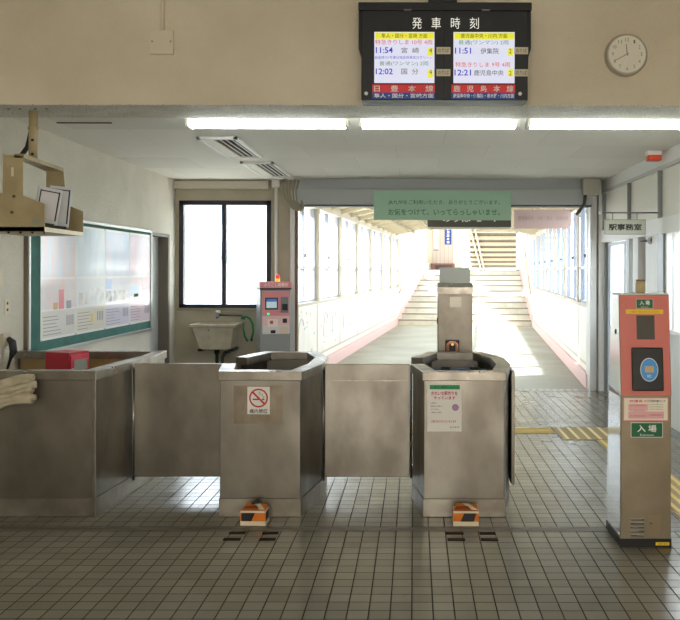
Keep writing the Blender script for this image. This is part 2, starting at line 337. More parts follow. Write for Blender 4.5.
# ---------------------------------------------------------------- setting: passage to the stairs
TH = -math.atan(69/850); CO = Vector((-1.647, YB, 0))
def cor(o): o.location = CO; o.rotation_euler = (0, 0, TH); return struct(o)
def cw(u, v, z=0): return CO+Vector((math.cos(TH)*u-math.sin(TH)*v, math.sin(TH)*u+math.cos(TH)*v, z))
UW, VS = 3.99, 13.65
conc = mottled('passage_concrete', (172, 174, 166), (150, 148, 138), 0.9, 0.65, 0.1, 30, lo=.3, hi=.7)
cor(MB().box(-.15, UW+.15, -0.35, VS+.2, -.12, -.002, conc).build('floor_passage'))
ed = [0, 1.70, 3.78, 5.86, 7.94, 10.02, 12.1, 14.18]
frame_l = P('frame_blue_grey', (146, 152, 168), 0.4, 0.2)
wn = 3
for side, u0, u1, din in (('left', -.12, 0, 1), ('right', UW, UW+.12, -1)):
    vs0 = .05 if side == 'left' else .40
    ed[0] = 0 if side == 'left' else .36
    m_ = MB().box(u0, u1, vs0, ed[-1], 0, 1.12, corr_w)
    s0 = u1 if side == 'left' else u0
    m_.box(s0, s0+din*.03, vs0, ed[-1], 1.09, 1.13, corr_fr)
    for v in ed[:-1]: m_.box(s0, s0+din*.006, v+.0, v+.02, .3, 1.09, corr_fr)
    m_.box(s0, s0+din*.008, vs0, ed[-1], .28, .31, corr_fr)
    if side == 'left':
        rr = random.Random(3); inks = [P('paint_grey', (204, 206, 208), .7), P('paint_green', (160, 206, 160), .7), P('paint_orange', (236, 196, 160), .7), P('paint_blue', (170, 196, 220), .7)]
        for b in range(6):
            c0 = ed[b]+.5+rr.random()*.3
            for q in ((0, 1) if b in (1, 2) else (0,)):
                c = c0+q*.75; h = .25+.1*rr.random()
                m_.tube([(.004, c+.22*math.cos(a_/8*PI), .55+h*math.sin(a_/8*PI)*1.2) for a_ in range(2, 9)], .006, inks[0], 5)
            for k in range(12):
                v = ed[b]+.15+rr.random()*1.7; z = .35+rr.random()*.65; d = .01+.02*rr.random()
                if v < ed[b+1]-.1: m_.box(0, .004, v, v+d, z, z+d*1.4, inks[1+rr.randrange(3)])
    cor(m_.build('wall_passage_'+side))
    cor(MB().box(s0, s0+din*.05, vs0, VS+.02, 0, .2, pink_m, .006).build('baseboard_passage_'+side))
    m_ = MB()
    for v in ed: m_.box(u0, s0+din*.035, v-.06 if v > 1 else v+.04, v+.06 if v > 1 else v+.12, 1.12, 2.62, corr_fr)
    m_.box(u0, s0+din*.03, vs0, ed[-1], 2.54, 2.66, corr_fr)
    cor(m_.build('trim_'+str(6 if side == 'left' else 7)))
    for i in range(7):
        a, b = ed[i]+.06, ed[i+1]-.06; mid = (a+b)/2; x0, x1 = (u0+.04, u1-.02) if side == 'left' else (u0+.02, u1-.04)
        m_ = MB().box(x0, x1, mid-.03, mid+.03, 1.13, 2.54, frame_l).box(x0, x1, a, a+.03, 1.13, 2.54, frame_l).box(x0, x1, b-.03, b, 1.13, 2.54, frame_l)
        m_.box(x0, x1, a, b, 1.62, 1.66, white_p).box(x0, x1, a, b, 1.13, 1.16, frame_l)
        m_.box(s0-din*.02, s0+din*.012, mid-.03, mid+.03, 1.78, 1.84, P('latch_grey', (90, 90, 96), .5))
        o = cor(m_.build('window_'+str(wn))); wn += 1
        MB().box((x0+x1)/2-.003, (x0+x1)/2+.003, a, b, 1.14, 2.54, glass).build('window_pane', o)
# gable roof of the passage
m_ = MB()
for a, b in (((-.35, 2.60), (2.0, 3.15)), ((UW+.35, 2.60), (1.99, 3.15))):
    m_.prism([a, b, (b[0], b[1]+.06), (a[0], a[1]+.06)], .42, VS+.4, roof_m, 'xz')
for k in range(12):
    v = 1.7+k*1.04
    for t in (0, 1):
        m_.prism([(0, 2.60), (2.0, 3.06), (2.0, 3.14), (0, 2.68)] if t == 0 else [(UW, 2.60), (2.0, 3.06), (2.0, 3.14), (UW, 2.68)], v, v+.05, P('rafter', (196, 184, 160), .7), 'xz')
for u in (.5, 1.0, 1.5, 2.5, 3.0, 3.5):
    z = 2.6+.234*(u if u < 2 else UW-u); m_.box(u-.03, u+.03, .42, VS+.3, z-.02, z+.05, P('purlin_brown', (150, 138, 116), .7))
m_.prism([(-.3, 2.62), (UW+.3, 2.62), (2, 3.18)], .42, .44, corr_w, 'xz')
cor(m_.build('ceiling_passage'))
# staircase
m_ = MB(); stair_m = mottled('stair_concrete', (226, 222, 212), (204, 198, 186), 3, 0.7); nose = P('stair_nosing', (150, 142, 130), 0.7)
R_, T_, NS = .163, .4, 10
def ul(v): return .06+.60*max(0, v-VS)/(T_*NS)
def ur(v): return UW-.06-.22*max(0, v-VS)/(T_*NS)
for k in range(NS):
    v = VS+k*T_; z = (k+1)*R_
    m_.box(ul(v), ur(v), v, VS+NS*T_+.2, z-R_, z, stair_m)
    m_.box(ul(v), ur(v), v-.015, v+.05, z-.035, z+.004, nose)
m_.box(.1, UW-.1, VS-.12, VS-.02, -.0015, .003, P('tactile_pale_yellow', (214, 190, 120), .7))
cor(m_.build('staircase'))
for side in (0, 1):
    v1 = VS+NS*T_+.15; zt = NS*R_
    f = (lambda v: ul(v)) if side == 0 else (lambda v: ur(v))
    o_ = 0 if side == 0 else UW; s_ = 1 if side == 0 else -1
    def col(v, z0, z1): return [(o_, v, z0), (f(v), v, z0), (f(v), v, z1), (o_, v, z1)]
    m_ = MB(); A = col(VS, 0, .2); B = col(v1, 0, zt+.2)
    m_.add(A+B, [(0, 1, 2, 3), (7, 6, 5, 4), (0, 4, 5, 1), (1, 5, 6, 2), (2, 6, 7, 3), (3, 7, 4, 0)], white_p)
    A = [(f(VS)+s_*.004, VS, 0), (f(VS)-s_*.05, VS, 0), (f(VS)-s_*.05, VS, .21), (f(VS)+s_*.004, VS, .21)]; B = [(f(v1)+s_*.004, v1, zt), (f(v1)-s_*.05, v1, zt), (f(v1)-s_*.05, v1, zt+.21), (f(v1)+s_*.004, v1, zt+.21)]
    m_.add(A+B, [(0, 1, 2, 3), (7, 6, 5, 4), (0, 4, 5, 1), (1, 5, 6, 2), (2, 6, 7, 3), (3, 7, 4, 0)], pink_m)
    cor(m_.build('trim_'+str(8+side)))
# upper walls beside the stairs with stepped windows, landing, end wall, roof
VE = 26.7
m_ = MB().box(0, UW+.0, VS+NS*T_+.1, VE, NS*R_-.12, NS*R_, stair_m); cor(m_.build('floor_landing'))
m_ = MB()
def wall_holes(m_, u0, u1, v0, v1, z0, z1, holes, mat):
    vs_ = sorted(set([v0, v1]+[h[0] for h in holes]+[h[1] for h in holes]))
    for a, b in zip(vs_, vs_[1:]):
        hh = [h for h in holes if h[0] <= a+1e-6 and h[1] >= b-1e-6]
        if hh: m_.box(u0, u1, a, b, z0, hh[0][2], mat).box(u0, u1, a, b, hh[0][3], z1, mat)
        else: m_.box(u0, u1, a, b, z0, z1, mat)
hl = [(14.5, 15.8, 1.5, 2.9), (16.4, 19.0, 1.65, 2.75), (20.4, 24.4, 2.15, 3.5)]
wall_holes(m_, -.12, 0, ed[-1], VE+.1, 0, 4.6, hl, corr_w); cor(m_.build('wall_stair_left'))
m_ = MB(); hr = [(14.5, 16.0, 1.6, 3.4), (16.4, 18.4, 2.4, 4.0), (18.8, 21.8, 2.5, 4.2), (22.2, 26.0, 2.5, 4.2)]
wall_holes(m_, UW, UW+.12, ed[-1], VE+.1, 0, 4.6, hr, corr_w); cor(m_.build('wall_stair_right'))
for u, hs in ((-.08, hl), (UW+.05, hr)):
    for (a, b, c, d) in hs:
        m_ = MB().box(u, u+.05, a, a+.04, c, d, frame_l).box(u, u+.05, b-.04, b, c, d, frame_l).box(u, u+.05, (a+b)/2-.03, (a+b)/2+.03, c, d, frame_l).box(u, u+.05, a, b, c, c+.04, frame_l).box(u, u+.05, a, b, d-.04, d, frame_l)
        o = cor(m_.build('window_'+str(wn))); wn += 1
        MB().box(u+.02, u+.026, a, b, c, d, glass).build('window_pane', o)
m_ = MB().box(-.2, UW+.2, VS+.4, VE+.2, 4.6, 4.7, roof_m).box(-.12, UW+.12, VS+.36, VS+.42, 3.1, 4.6, roof_m); cor(m_.build('ceiling_stair'))  # unseen flat roof put in to shade the stairs
# end wall (world coordinates at depth 38)
YE = 38.0
ewm = P('end_wall_cream', (222, 212, 192), .7)
m_ = MB(); X0, X1 = 0.2, px(470, YE)
xw0, xw1, zw0, zw1 = px(462.7, YE), px(469.6, YE), pz(267.5, YE), pz(252.7, YE)
m_.box(X0, xw0, YE, YE+.1, 1.63, 4.7, ewm).box(xw0, xw1, YE, YE+.1, 1.63, zw0, ewm).box(xw0, xw1, YE, YE+.1, zw1, 4.7, ewm).box(xw1, X1, YE, YE+.1, 1.63, 4.7, ewm)
m_.box(px(432.7, YE), px(453, YE), YE-.08, YE, 1.63, 4.6, P('grey_pink_board', (196, 180, 170), .7))
for i in range(5): m_.box(px(436+i*4, YE), px(436.3+i*4, YE), YE-.085, YE-.08, 1.9, 4.6, P('board_joint', (150, 136, 128), .7))
m_.box(X1-.02, 5.2, YE, YE+.1, 3.9, 4.7, ewm)
struct(m_.build('wall_end'))
o = struct(MB().box(xw0-.03, xw1+.03, YE-.03, YE, zw0-.04, zw0, frame_l).box(xw0-.03, xw1+.03, YE-.03, YE, zw1, zw1+.04, frame_l).box((xw0+xw1)/2-.02, (xw0+xw1)/2+.02, YE-.03, YE, zw0, zw1, frame_l).build('window_'+str(wn))); wn += 1
MB().box(xw0, xw1, YE+.04, YE+.046, zw0, zw1, glass).build('window_pane', o)
# roof of the next flight going down, seen from below
m_ = MB(); sheet = P('corrugated_sheet', (74, 62, 48), .7); pur = P('purlin_cream', (168, 156, 134), .6)
ya, za, yb, zb = 38.2, 4.0, 56.0, 1.75; n_ = 90
for i in range(n_):
    x0 = 2.3+i*(5.6-2.3)/n_*1.2; x1 = 2.3+(i+1)*(5.6-2.3)/n_*1.2; h0, h1 = (0, .03) if i % 2 == 0 else (.03, 0)
    m_.quad([(x0, ya, za+h0), (x1, ya, za+h1), (x1+1.4, yb, zb+h1), (x0+1.4, yb, zb+h0)], sheet)
for k in range(9):
    t = (k+.5)/9; y = ya+(yb-ya)*t; z = za+(zb-za)*t
    m_.box(2.3+1.4*t, 7.3, y, y+.35, z-.16, z-.0, pur)
for dx in (0, .22): m_.tube([(2.4+dx, ya+.2, za-.15), (4.35+dx, yb, zb-.1)], .05, pur, 6)
struct(m_.build('ceiling_descending_flight'))
tag(MB().box(-14, 14, -16, -12, -.02, 7, P('backdrop_tan', (140, 126, 110), .8)).prism([(-15, 7), (15, 7), (13, 8), (-13, 8)], -16.5, -11.5, P('outside_roof', (150, 160, 176), .7), 'xz').build('building'), 'unseen tan backdrop block added across the forecourt to dim the entrance', 'building')  # unseen block added to cut the daylight reaching the entrance
struct(MB().box(-60, 60, -30, 90, -.5, -.15, P('outside_ground', (172, 170, 160), .9)).build('ground'))

# ---------------------------------------------------------------- ticket gates
def outline(cx):
    return [(cx-.335, 5.95), (cx-.26, 5.5), (cx+.26, 5.5), (cx+.335, 5.95), (cx+.335, 6.4), (cx+.21, 6.85), (cx-.21, 6.85), (cx-.335, 6.4)]
def gate(pts, label, cx, opening=True, inner=steel_d):
    t = thing('ticket_gate_booth', label, 'ticket gate', (cx, 6.1, 0), 0, None)
    MB().strip(pts, .03, .115, .885, steel).build('body', t, True, .003)
    MB().strip(pts, .03, 0, .115, steel_skirt, .006).build('base_skirt', t, True, .002)
    MB().strip(pts, .085, .88, .94, steel_rim, .014).build('rim', t, True, .004)
    return t
def hinge(t, x, y, z0=.08, z1=.90):
    MB().cyl((x, y, z0), (x, y, z1), .009, steel_rim, 10).build('hinge_rod', t, True)
def flap(t, x0, x1, y0, y1, z0=.113, z1=.923):
    o = MB().box(x0, x1, y0, y1, z0, z1, steel, .004).build('gate_flap', t, True)
    return o
# booth against the wall
p1 = [(XL+.005, 5.5), (-2.07, 5.5), (-2.04, 6.05), (-2.0, 6.5), (-2.03, 6.9), (XL+.005, 6.9)]
g1 = gate(p1, 'long stainless steel ticket booth reaching the left wall, red cabinet on its counter', -2.6)
MB().strip([(-2.03, 6.868), (XL+.03, 6.868)], .006, .2, .88, wood_y).build('inner_board', g1, True)['label'] = 'tan board lining the inside of the booth'
MB().box(XL+.03, -2.16, 5.62, 6.80, .70, .73, wood_y).box(-2.4, -2.16, 5.62, 6.8, .115, .70, wood_y).build('counter', g1, True)
hinge(g1, -2.022, 6.12); flap(g1, -2.01, -1.345, 6.09, 6.12)
f_ = MB().box(-2.085, -2.06, 5.488, 5.502, 0, .88, steel_rim, .003).build('corner_strip', g1, True)
# middle gate
g2 = gate(outline(-1.0), 'stainless steel ticket gate booth with the no smoking sticker, middle of the three', -1.0)
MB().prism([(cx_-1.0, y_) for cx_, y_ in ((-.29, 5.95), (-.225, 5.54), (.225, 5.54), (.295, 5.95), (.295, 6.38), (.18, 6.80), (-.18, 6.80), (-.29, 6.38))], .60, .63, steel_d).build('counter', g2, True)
hinge(g2, -.655, 6.12); flap(g2, -.645, -.036, 6.09, 6.12)
MB().box(-.642, -.048, 6.086, 6.09, .80, .806, steel_rim).build('flap_crease', g2, True)
# third gate
g3 = gate(outline(.32), 'stainless steel ticket gate booth with the pink and green notice', .32)
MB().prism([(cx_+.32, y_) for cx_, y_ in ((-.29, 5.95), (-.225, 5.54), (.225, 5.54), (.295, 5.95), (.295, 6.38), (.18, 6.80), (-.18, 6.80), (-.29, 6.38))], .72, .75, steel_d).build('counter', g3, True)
hinge(g3, .668, 6.5); flap(g3, .668, .692, 5.88, 6.5, .113, .90)
MB().cyl((-.026, 6.12, .1), (-.026, 6.12, .91), .008, black_p, 8).build('latch_post', g3, True)
mb = MB()
for cx in (-1.0, .32):
    pass
# things on the gates
def sticker(name, label, cat, x0, x1, z0, z1, Y=5.5, mat=W_):
    return MB().box(x0, x1, Y-.0012, Y-.0002, z0, z1, mat)
Y5 = 5.5
x0, x1, z0, z1 = px(247.6, Y5), px(270, Y5), pz(414.4, Y5), pz(387, Y5)
m_ = sticker('', '', '', x0, x1, z0, z1)
cx, cz, r = (x0+x1)/2, pz(401.4-3, Y5), (x1-x0)*.42
cz = z1-r-.012
redm = P('sign_red', (196, 24, 40), .5)
ring = []
for k in range(40):
    a0, a1 = 2*PI*k/40, 2*PI*(k+1)/40; ri = r*.84
    m_.quad([(cx+r*math.cos(a0), Y5-.002, cz+r*math.sin(a0)), (cx+r*math.cos(a1), Y5-.002, cz+r*math.sin(a1)), (cx+ri*math.cos(a1), Y5-.002, cz+ri*math.sin(a1)), (cx+ri*math.cos(a0), Y5-.002, cz+ri*math.sin(a0))], redm)
d = r*.9*.707; e = r*.07
m_.quad([(cx-d-e, Y5-.0022, cz+d-e), (cx-d+e, Y5-.0022, cz+d+e), (cx+d+e, Y5-.0022, cz-d+e), (cx+d-e, Y5-.0022, cz-d-e)], redm)
m_.box(cx-r*.62, cx+r*.05, Y5-.0018, Y5-.0013, cz-r*.2, cz-r*.08, K_).box(cx+r*.35, cx+r*.62, Y5-.0018, Y5-.0013, cz-r*.2, cz-r*.08, K_)
m_.tube([(cx+r*.5, Y5-.0018, cz), (cx+r*.62, Y5-.0018, cz+r*.14), (cx+r*.4, Y5-.0018, cz+r*.22), (cx+r*.46, Y5-.0018, cz+r*.45), (cx+r*.1, Y5-.0018, cz+r*.36), (cx+r*.0, Y5-.0018, cz+r*.55), (cx+r*.25, Y5-.0018, cz+r*.66)], .0016, K_, 5)
m_.text('構内禁煙', cx, z0+.019, (x1-x0)*.82, .029, Y5-.0018, K_, .012)
tag(m_.build('no_smoking_sticker'), 'white no smoking sticker with red ring on the middle gate booth front', 'sticker')
# old glue stain on the gate front (a thin film, part of the booth)
stain = mottled('glue_stain', (116, 104, 88), (140, 130, 114), 8, .45, metal=.8)
MB().box(px(234, 5.5), px(283, 5.5), 5.4993, 5.4998, pz(424, 5.5), pz(386, 5.5), stain).build('glue_residue', g2, True)['label'] = 'brown rectangle of old glue around the sticker'
# notice on third gate
x0, x1, z0, z1 = px(427.5, Y5), px(461.8, Y5), pz(431.5, Y5), pz(383.4, Y5); cx = (x0+x1)/2
m_ = sticker('', '', '', x0, x1, z0, z1); yt = Y5-.0018; mag = P('magenta_ink', (200, 30, 110), .6); grn = P('green_band', (40, 150, 84), .6)
m_.box(x0+.015, x1-.012, Y5-.0015, Y5-.001, z1-.038, z1-.01, grn)
m_.text('お 願 い', cx, z1-.024, .14, .014, Y5-.002, P('green_dark_ink', (20, 90, 54), .6))
m_.text('きれいな駅作りを', cx, z1-.064, .17, .028, yt, mag, .025)
m_.text('やっています', cx, z1-.093, .14, .022, yt, mag, .025)
for i, s_ in enumerate(('お客様へ', '駅構内の美化に', 'みなさまの', 'ご理解とお願い')): m_.text(s_, x0+.02+.011*len(s_)/2, z1-.127-i*.02, .011*len(s_), .0085, yt, K_)
m_.text('ご協力ありがとうございます', cx-.005, z0+.066, .165, .017, yt, mag, .02)
m_.text('帖 佐 駅 長', x1-.045, z0+.028, .06, .011, yt, K_)
m_.cyl((x1-.04, Y5-.0012, z1-.155), (x1-.04, Y5-.0022, z1-.155), .022, P('lilac_badge', (150, 140, 190), .6), 16)
m_.cyl((x1-.04, Y5-.0022, z1-.155), (x1-.04, Y5-.0026, z1-.155), .011, P('pink_badge', (220, 130, 160), .6), 12)
tag(m_.build('paper_notice'), 'paper notice with green band and pink writing on the third gate booth', 'notice')
# blue tray inside third gate
t = thing('parts_tray', 'blue tray lying inside the third ticket gate booth', 'tray', (.33, 6.3, .751))
blue_p = P('blue_plastic', (58, 96, 140), .5)
MB().box(.12, .55, 6.05, 6.55, .751, .765, blue_p).box(.12, .55, 6.05, 6.07, .765, .83, blue_p).box(.12, .55, 6.53, 6.55, .765, .84, blue_p).box(.12, .135, 6.05, 6.55, .765, .83, blue_p).box(.535, .55, 6.05, 6.55, .765, .83, blue_p).build('tray_body', t, True, .003)
for x in (.2, .42): MB().box(x, x+.07, 6.49, 6.53, .80, .86, black_p, .006).build('clip', t, True)
tag(MB().cyl((.075, 5.75, .756), (.09, 6.02, .90), .006, alu, 8).build('metal_rod'), 'thin metal rod leaning inside the third gate booth', 'rod')
# red cabinet on the booth counter
t = thing('small_cabinet', 'small red metal cabinet with grey window on the left booth counter', 'cabinet', (-2.60, 6.35, .731), math.radians(-38))
MB().box(-.11, .11, -.10, .11, 0, .255, red_p, .004).build('body', t)
o = MB().box(.108, .12, -.09, .10, .02, .235, P('red_door', (186, 48, 66), .4), .003).build('door', t)
MB().box(.12, .123, -.06, .075, .05, .20, P('grey_window', (140, 146, 140), .25)).build('window', o)
MB().box(.12, .13, -.085, -.07, .11, .14, alu).build('latch', o)
t.rotation_euler.z = math.radians(-20)
# cloth bundle in front of the booth
m_ = MB(); clothm = mottled('off_white_cloth', (196, 186, 162), (176, 166, 142), 20, .9)
L_ = 8; NX = 14
for k in range(7):
    pts = []
    for i in range(NX):
        s_ = i/(NX-1); x = -2.435-.02*math.sin(k*2.1)-.55*s_; z = .905-k*.024-.02*(1-s_)*0-.16*s_**1.6+.006*math.sin(s_*9+k)
        pts.append((x, 5.43+.012*math.sin(k*1.9+s_*4), z))
    m_.tube(pts, [.021+.003*math.sin(i*1.3+k) for i in range(NX)], clothm, 10)
tag(m_.build('cloth_bundle'), 'bundle of folded off-white cloth against the left booth front', 'cloth')

# cardboard boxes on the floor
def carton(cx, cy, rz, variant, label):
    t = thing('carton', label, 'box', (cx, cy, 0.0), rz, 'orange and black cartons at the gate feet')
    org = P('carton_orange', (222, 122, 30), .6); wht = P('carton_white', (226, 214, 184), .6); blk = P('carton_black', (30, 26, 22), .5)
    w_, d_, h = .158, .12, .092
    m_ = MB().box(-w_/2, w_/2, -d_/2, d_/2, 0, h, wht)
    y = -d_/2-.0008
    m_.box(-w_/2, w_/2, y, -d_/2, .028, h-.012, org)
    if variant == 0: m_.quad([(-w_/2+.006, y-.0006, .028), (-w_/2+.07, y-.0006, .028), (-w_/2+.092, y-.0006, h-.012), (-w_/2+.006, y-.0006, h-.012)], blk)
    else: m_.quad([(-w_/2+.045, y-.0006, .028), (w_/2-.03, y-.0006, .028), (w_/2-.014, y-.0006, h-.012), (-w_/2+.068, y-.0006, h-.012)], blk)
    for s_ in (1, -1):
        xx = s_*(w_/2+.0008); m_.box(min(xx, s_*w_/2), max(xx, s_*w_/2), -d_/2+.01, d_/2-.02, .028, h-.01, blk if variant == 0 else org)
    m_.build('carton_body', t)
    o = MB()
    o.quad([(-w_/2, -d_/2+.004, h+.001), (w_/2, -d_/2+.004, h+.001), (w_/2-.01, d_/2, h+.012), (-w_/2+.02, d_/2, h+.02)], org)
    o.quad([(-.02, d_/2-.01, h+.022), (.02, d_/2-.02, h+.022), (w_/2-.005, -d_/2+.01, h+.006), (w_/2-.04, -d_/2+.004, h+.006)], wht)
    o.quad([(-w_/2+.02, -.01, h+.016), (.01, .0, h+.018), (.03, -.04, h+.012), (-w_/2+.01, -.045, h+.010)], P('carton_brown', (140, 74, 34), .6))
    o.build('lid_flap', t)
    if variant == 0:
        MB().prism([(-.035, h+.018), (.02, h+.018), (.012, h+.042), (-.02, h+.034)], .03, .07, black_p, 'xz').build('folded_flap', t)
    return t
carton(px(255.5, 5.36), 5.36, math.radians(-2), 0, 'orange, black and white carton at the foot of the middle gate booth')
carton(px(466, 5.36), 5.36, math.radians(-1), 1, 'orange carton with central black patch at the foot of the third gate booth')
# floor slots in front of gates
n_s = 0; slotm = P('dark_slot', (40, 32, 26), .95, spec=0.1)
slots = [(230, 246, 533, 5.15), (263, 279, 533, 5.15), (224, 241, 540, 5.03), (260, 276, 540, 5.03), (446, 464, 534, 5.15), (480, 496, 534, 5.15), (448, 465.5, 541, 5.03), (481.5, 498.5, 541, 5.03)]
nm = ['leftmost of the row nearest the middle booth', 'right of the row nearest the middle booth', 'front left below the middle booth carton', 'front right below the middle booth carton', 'left of the row nearest the third booth', 'right of the row nearest the third booth', 'front left below the third booth carton', 'front right below the third booth carton']
for (a, b, y, Y), s_ in zip(slots, nm):
    tag(MB().box(px(a, Y), px(b, Y), Y-.021, Y+.021, 0, .004, slotm).build('floor_slot_cover'), 'dark slot cover in the floor, '+s_, 'floor slot', 'dark slot covers in the tiled floor')

# ---------------------------------------------------------------- card readers
def txt_plate(m_, t_, x0, x1, z0, z1, y, back, ink, tw=.8, th=.5, bold=.02, M=None): pass
def reader_body(t, mat, top=1.457):
    prof = [(0, 0.045), (0, .875), (.05, top), (.21, top), (.30, .9), (.36, .045)]
    m_ = MB().prism(prof, -.145, .145, mat, 'yz'); o = m_.build('body', t, False, .004)
    MB().box(-.147, .147, -.003, .365, 0, .05, black_p).build('base', t)
    return o
# entrance reader on the right
RX, RY = 1.333, 4.90
t = thing('card_reader_post', 'tall entrance card reader post with salmon red face on the right', 'card reader', (RX, RY, 0))
reader_body(t, reader_steel)
salmon = P('salmon_red', (216, 120, 108), .5)
def fy(z): return (.05*(z-.875)/(1.457-.875) if z > .875 else 0)
Tf = Matrix.Translation((0, 0, .875)) @ Matrix.Rotation(-math.atan(.05/.582), 4, 'X')   # face frame: local x right, z up the face
def face(mb_, name, parent=None):
    mb_.v = [tuple(Tf @ Vector(v)) for v in mb_.v]; return mb_.build(name, parent or t)
zf = lambda y: (pz(y, 4.92)-.875)
xf = lambda x: px(x, 4.92)-RX
face(MB().box(-.143, .143, -.006, 0, .002, .575, salmon, .002), 'red_face')
for s_ in (-1, 1):
    MB().prism([(.004, .875), (.056, 1.45), (.20, 1.45), (.255, 1.2), (.30, .9)], s_*.1455, s_*.1475, mirror_steel if s_ < 0 else steel, 'yz').build('side_panel', t)
for s_ in (-1,): MB().prism([(.006, .06), (.006, .865), (.298, .865), (.352, .06)], s_*.1455, s_*.1470, mirror_steel, 'yz').build('lower_side_panel', t)
MB().box(-.1485, -.146, .10, .13, 1.22, 1.25, black_p).cyl((-.147, .12, 1.235), (-.152, .12, 1.235), .010, black_p, 10).build('side_lock', t)
MB().box(-.147, .147, .045, .215, 1.452, 1.463, alu, .003).build('top_cap', t)
gsign = P('sign_green', (24, 104, 66), .5)
def greensign(x0, x1, z0, z1, y, M_=None, nm='entrance_sign', par=None):
    g = MB().box(x0, x1, y-.002, y, z0, z1, W_); b = .0025*(x1-x0)/.15
    g.box(x0+b, x1-b, y-.0026, y-.002, z0+b, z1-b, gsign)
    cx = (x0+x1)/2; h = z1-z0; w_ = x1-x0
    g.text('入 場', cx, z0+h*.60, w_*.6, h*.48, y-.003, W_, .02); g.text('Entrance', cx, z0+h*.17, w_*.42, h*.14, y-.003, W_)
    if M_: g.v = [tuple(M_ @ Vector(v)) for v in g.v]
    return g.build(nm, t)
greensign(xf(637), xf(654), zf(308), zf(298.5), -.0065, Tf)
y_ = -.0065
m_ = MB().box(xf(626.5), xf(664), y_-.001, y_, zf(313.5), zf(309), P('sign_yellow', (240, 206, 40), .5)); m_.text('一枚ずつタッチしてください', 0, zf(311.2), .17, .013, y_-.0016, P('brown_ink', (150, 90, 20), .6)); face(m_, 'yellow_strip')
face(MB().box(xf(637), xf(655), y_-.002, y_, zf(339), zf(315), P('dark_screen', (74, 70, 60), .2)), 'display')
m_ = MB().box(xf(631), xf(662.5), -.022, -.005, zf(390), zf(347), black_p, .008); o = face(m_, 'touch_panel')
cx, cz = 0.0, zf(369); cx = xf(648)
m_ = MB(); seg = 28
for (rx, rz_, yy, mt) in ((.052, .068, -.0228, W_), (.048, .064, -.0236, P('reader_blue', (66, 152, 226), .35))):
    m_.add([(cx+rx*math.cos(2*PI*k/seg), yy, cz+rz_*math.sin(2*PI*k/seg)) for k in range(seg)], [tuple(range(seg))], mt)
m_.box(cx-.026, cx+.026, -.0245, -.0238, cz-.015, cz+.02, P('card_beige', (206, 180, 130), .5)).text('IC', cx, cz-.036, .022, .016, -.0242, W_, .02)
face(m_, 'touch_pad')
# notice + sign + louvre + lock + label on the lower body (local coords)
lx = lambda x: px(x, 4.9)-RX
pnk = P('notice_pink', (236, 178, 182), .6)
m_ = MB().box(lx(623.5), lx(668.5), -.0015, -.0003, pz(420.5, 4.9), pz(397, 4.9), P('notice_border', (226, 130, 140), .6))
m_.box(lx(624.3), lx(667.7), -.0022, -.0015, pz(419.7, 4.9), pz(397.8, 4.9), P('notice_cream', (240, 232, 214), .6))
m_.text('交通系 IC', lx(639), pz(400.6, 4.9), .11, .016, -.003, P('ink_red', (214, 50, 96), .6), .02).text('ご利用可能エリア', lx(657), pz(400.6, 4.9), .10, .014, -.003, K_, .02)
m_.box(lx(628.5), lx(648), -.0028, -.0022, pz(410, 4.9), pz(403.5, 4.9), pnk).box(lx(628.5), lx(664), -.0028, -.0022, pz(418, 4.9), pz(411, 4.9), pnk)
for i in range(3): m_.text('のりつぎ駅 鹿児島 宮崎 熊本', lx(638), pz(405+i*5.2, 4.9), .09, .008, -.0032, P('ink_maroon', (150, 60, 80), .6))
for i in range(3): m_.text('エリアをまたがるご利用はできません', lx(656), pz(404+i*2.4, 4.9), .085, .007, -.0032, K_)
m_.text('大分 長崎 佐賀 福岡 北九州', lx(656), pz(414.5, 4.9), .08, .009, -.0032, P('ink_maroon', (150, 60, 80), .6))
m_.build('area_notice', t)
greensign(lx(631), lx(663), pz(437, 4.9), pz(422, 4.9), -.0005, None, 'entrance_sign')
m_ = MB()
for i in range(5):
    z = pz(518.5+i*4, 4.9); m_.box(lx(631), lx(644.5), -.008, 0, z-.002, z+.006, mirror_steel, .001).box(lx(631), lx(644.5), -.001, .0, z-.008, z-.002, K_)
m_.build('louvre', t)
MB().box(lx(648), lx(661), -.0012, 0, pz(535, 4.9), pz(515.5, 4.9), P('lock_plate', (150, 134, 108), .4, .6)).cyl((lx(651), 0, pz(523, 4.9)), (lx(651), -.012, pz(523, 4.9)), .008, mirror_steel, 12).build('key_lock', t)
m_ = MB().box(lx(656), lx(669.5), -.0045, -.0032, .012, .03, P('sign_yellow', (240, 206, 40), .5)); m_.text('注意 足元', lx(663), .021, .06, .010, -.005, K_); m_.build('floor_label', t)
# jar on the reader
tj = thing('small_jar', 'small amber jar with dark lid standing on the entrance card reader', 'jar', (px(640.5, 5.02), 5.02, 1.464))
amber = P('amber_jar', (188, 170, 128), .25)
MB().tube([(0, 0, 0), (0, 0, .004), (0, 0, .055), (0, 0, .068)], [.026, .030, .030, .026], amber, 20).build('jar_body', tj)
MB().tube([(0, 0, .068), (0, 0, .078)], [.028, .028], P('jar_lid', (140, 126, 96), .5), 20).build('lid', tj)

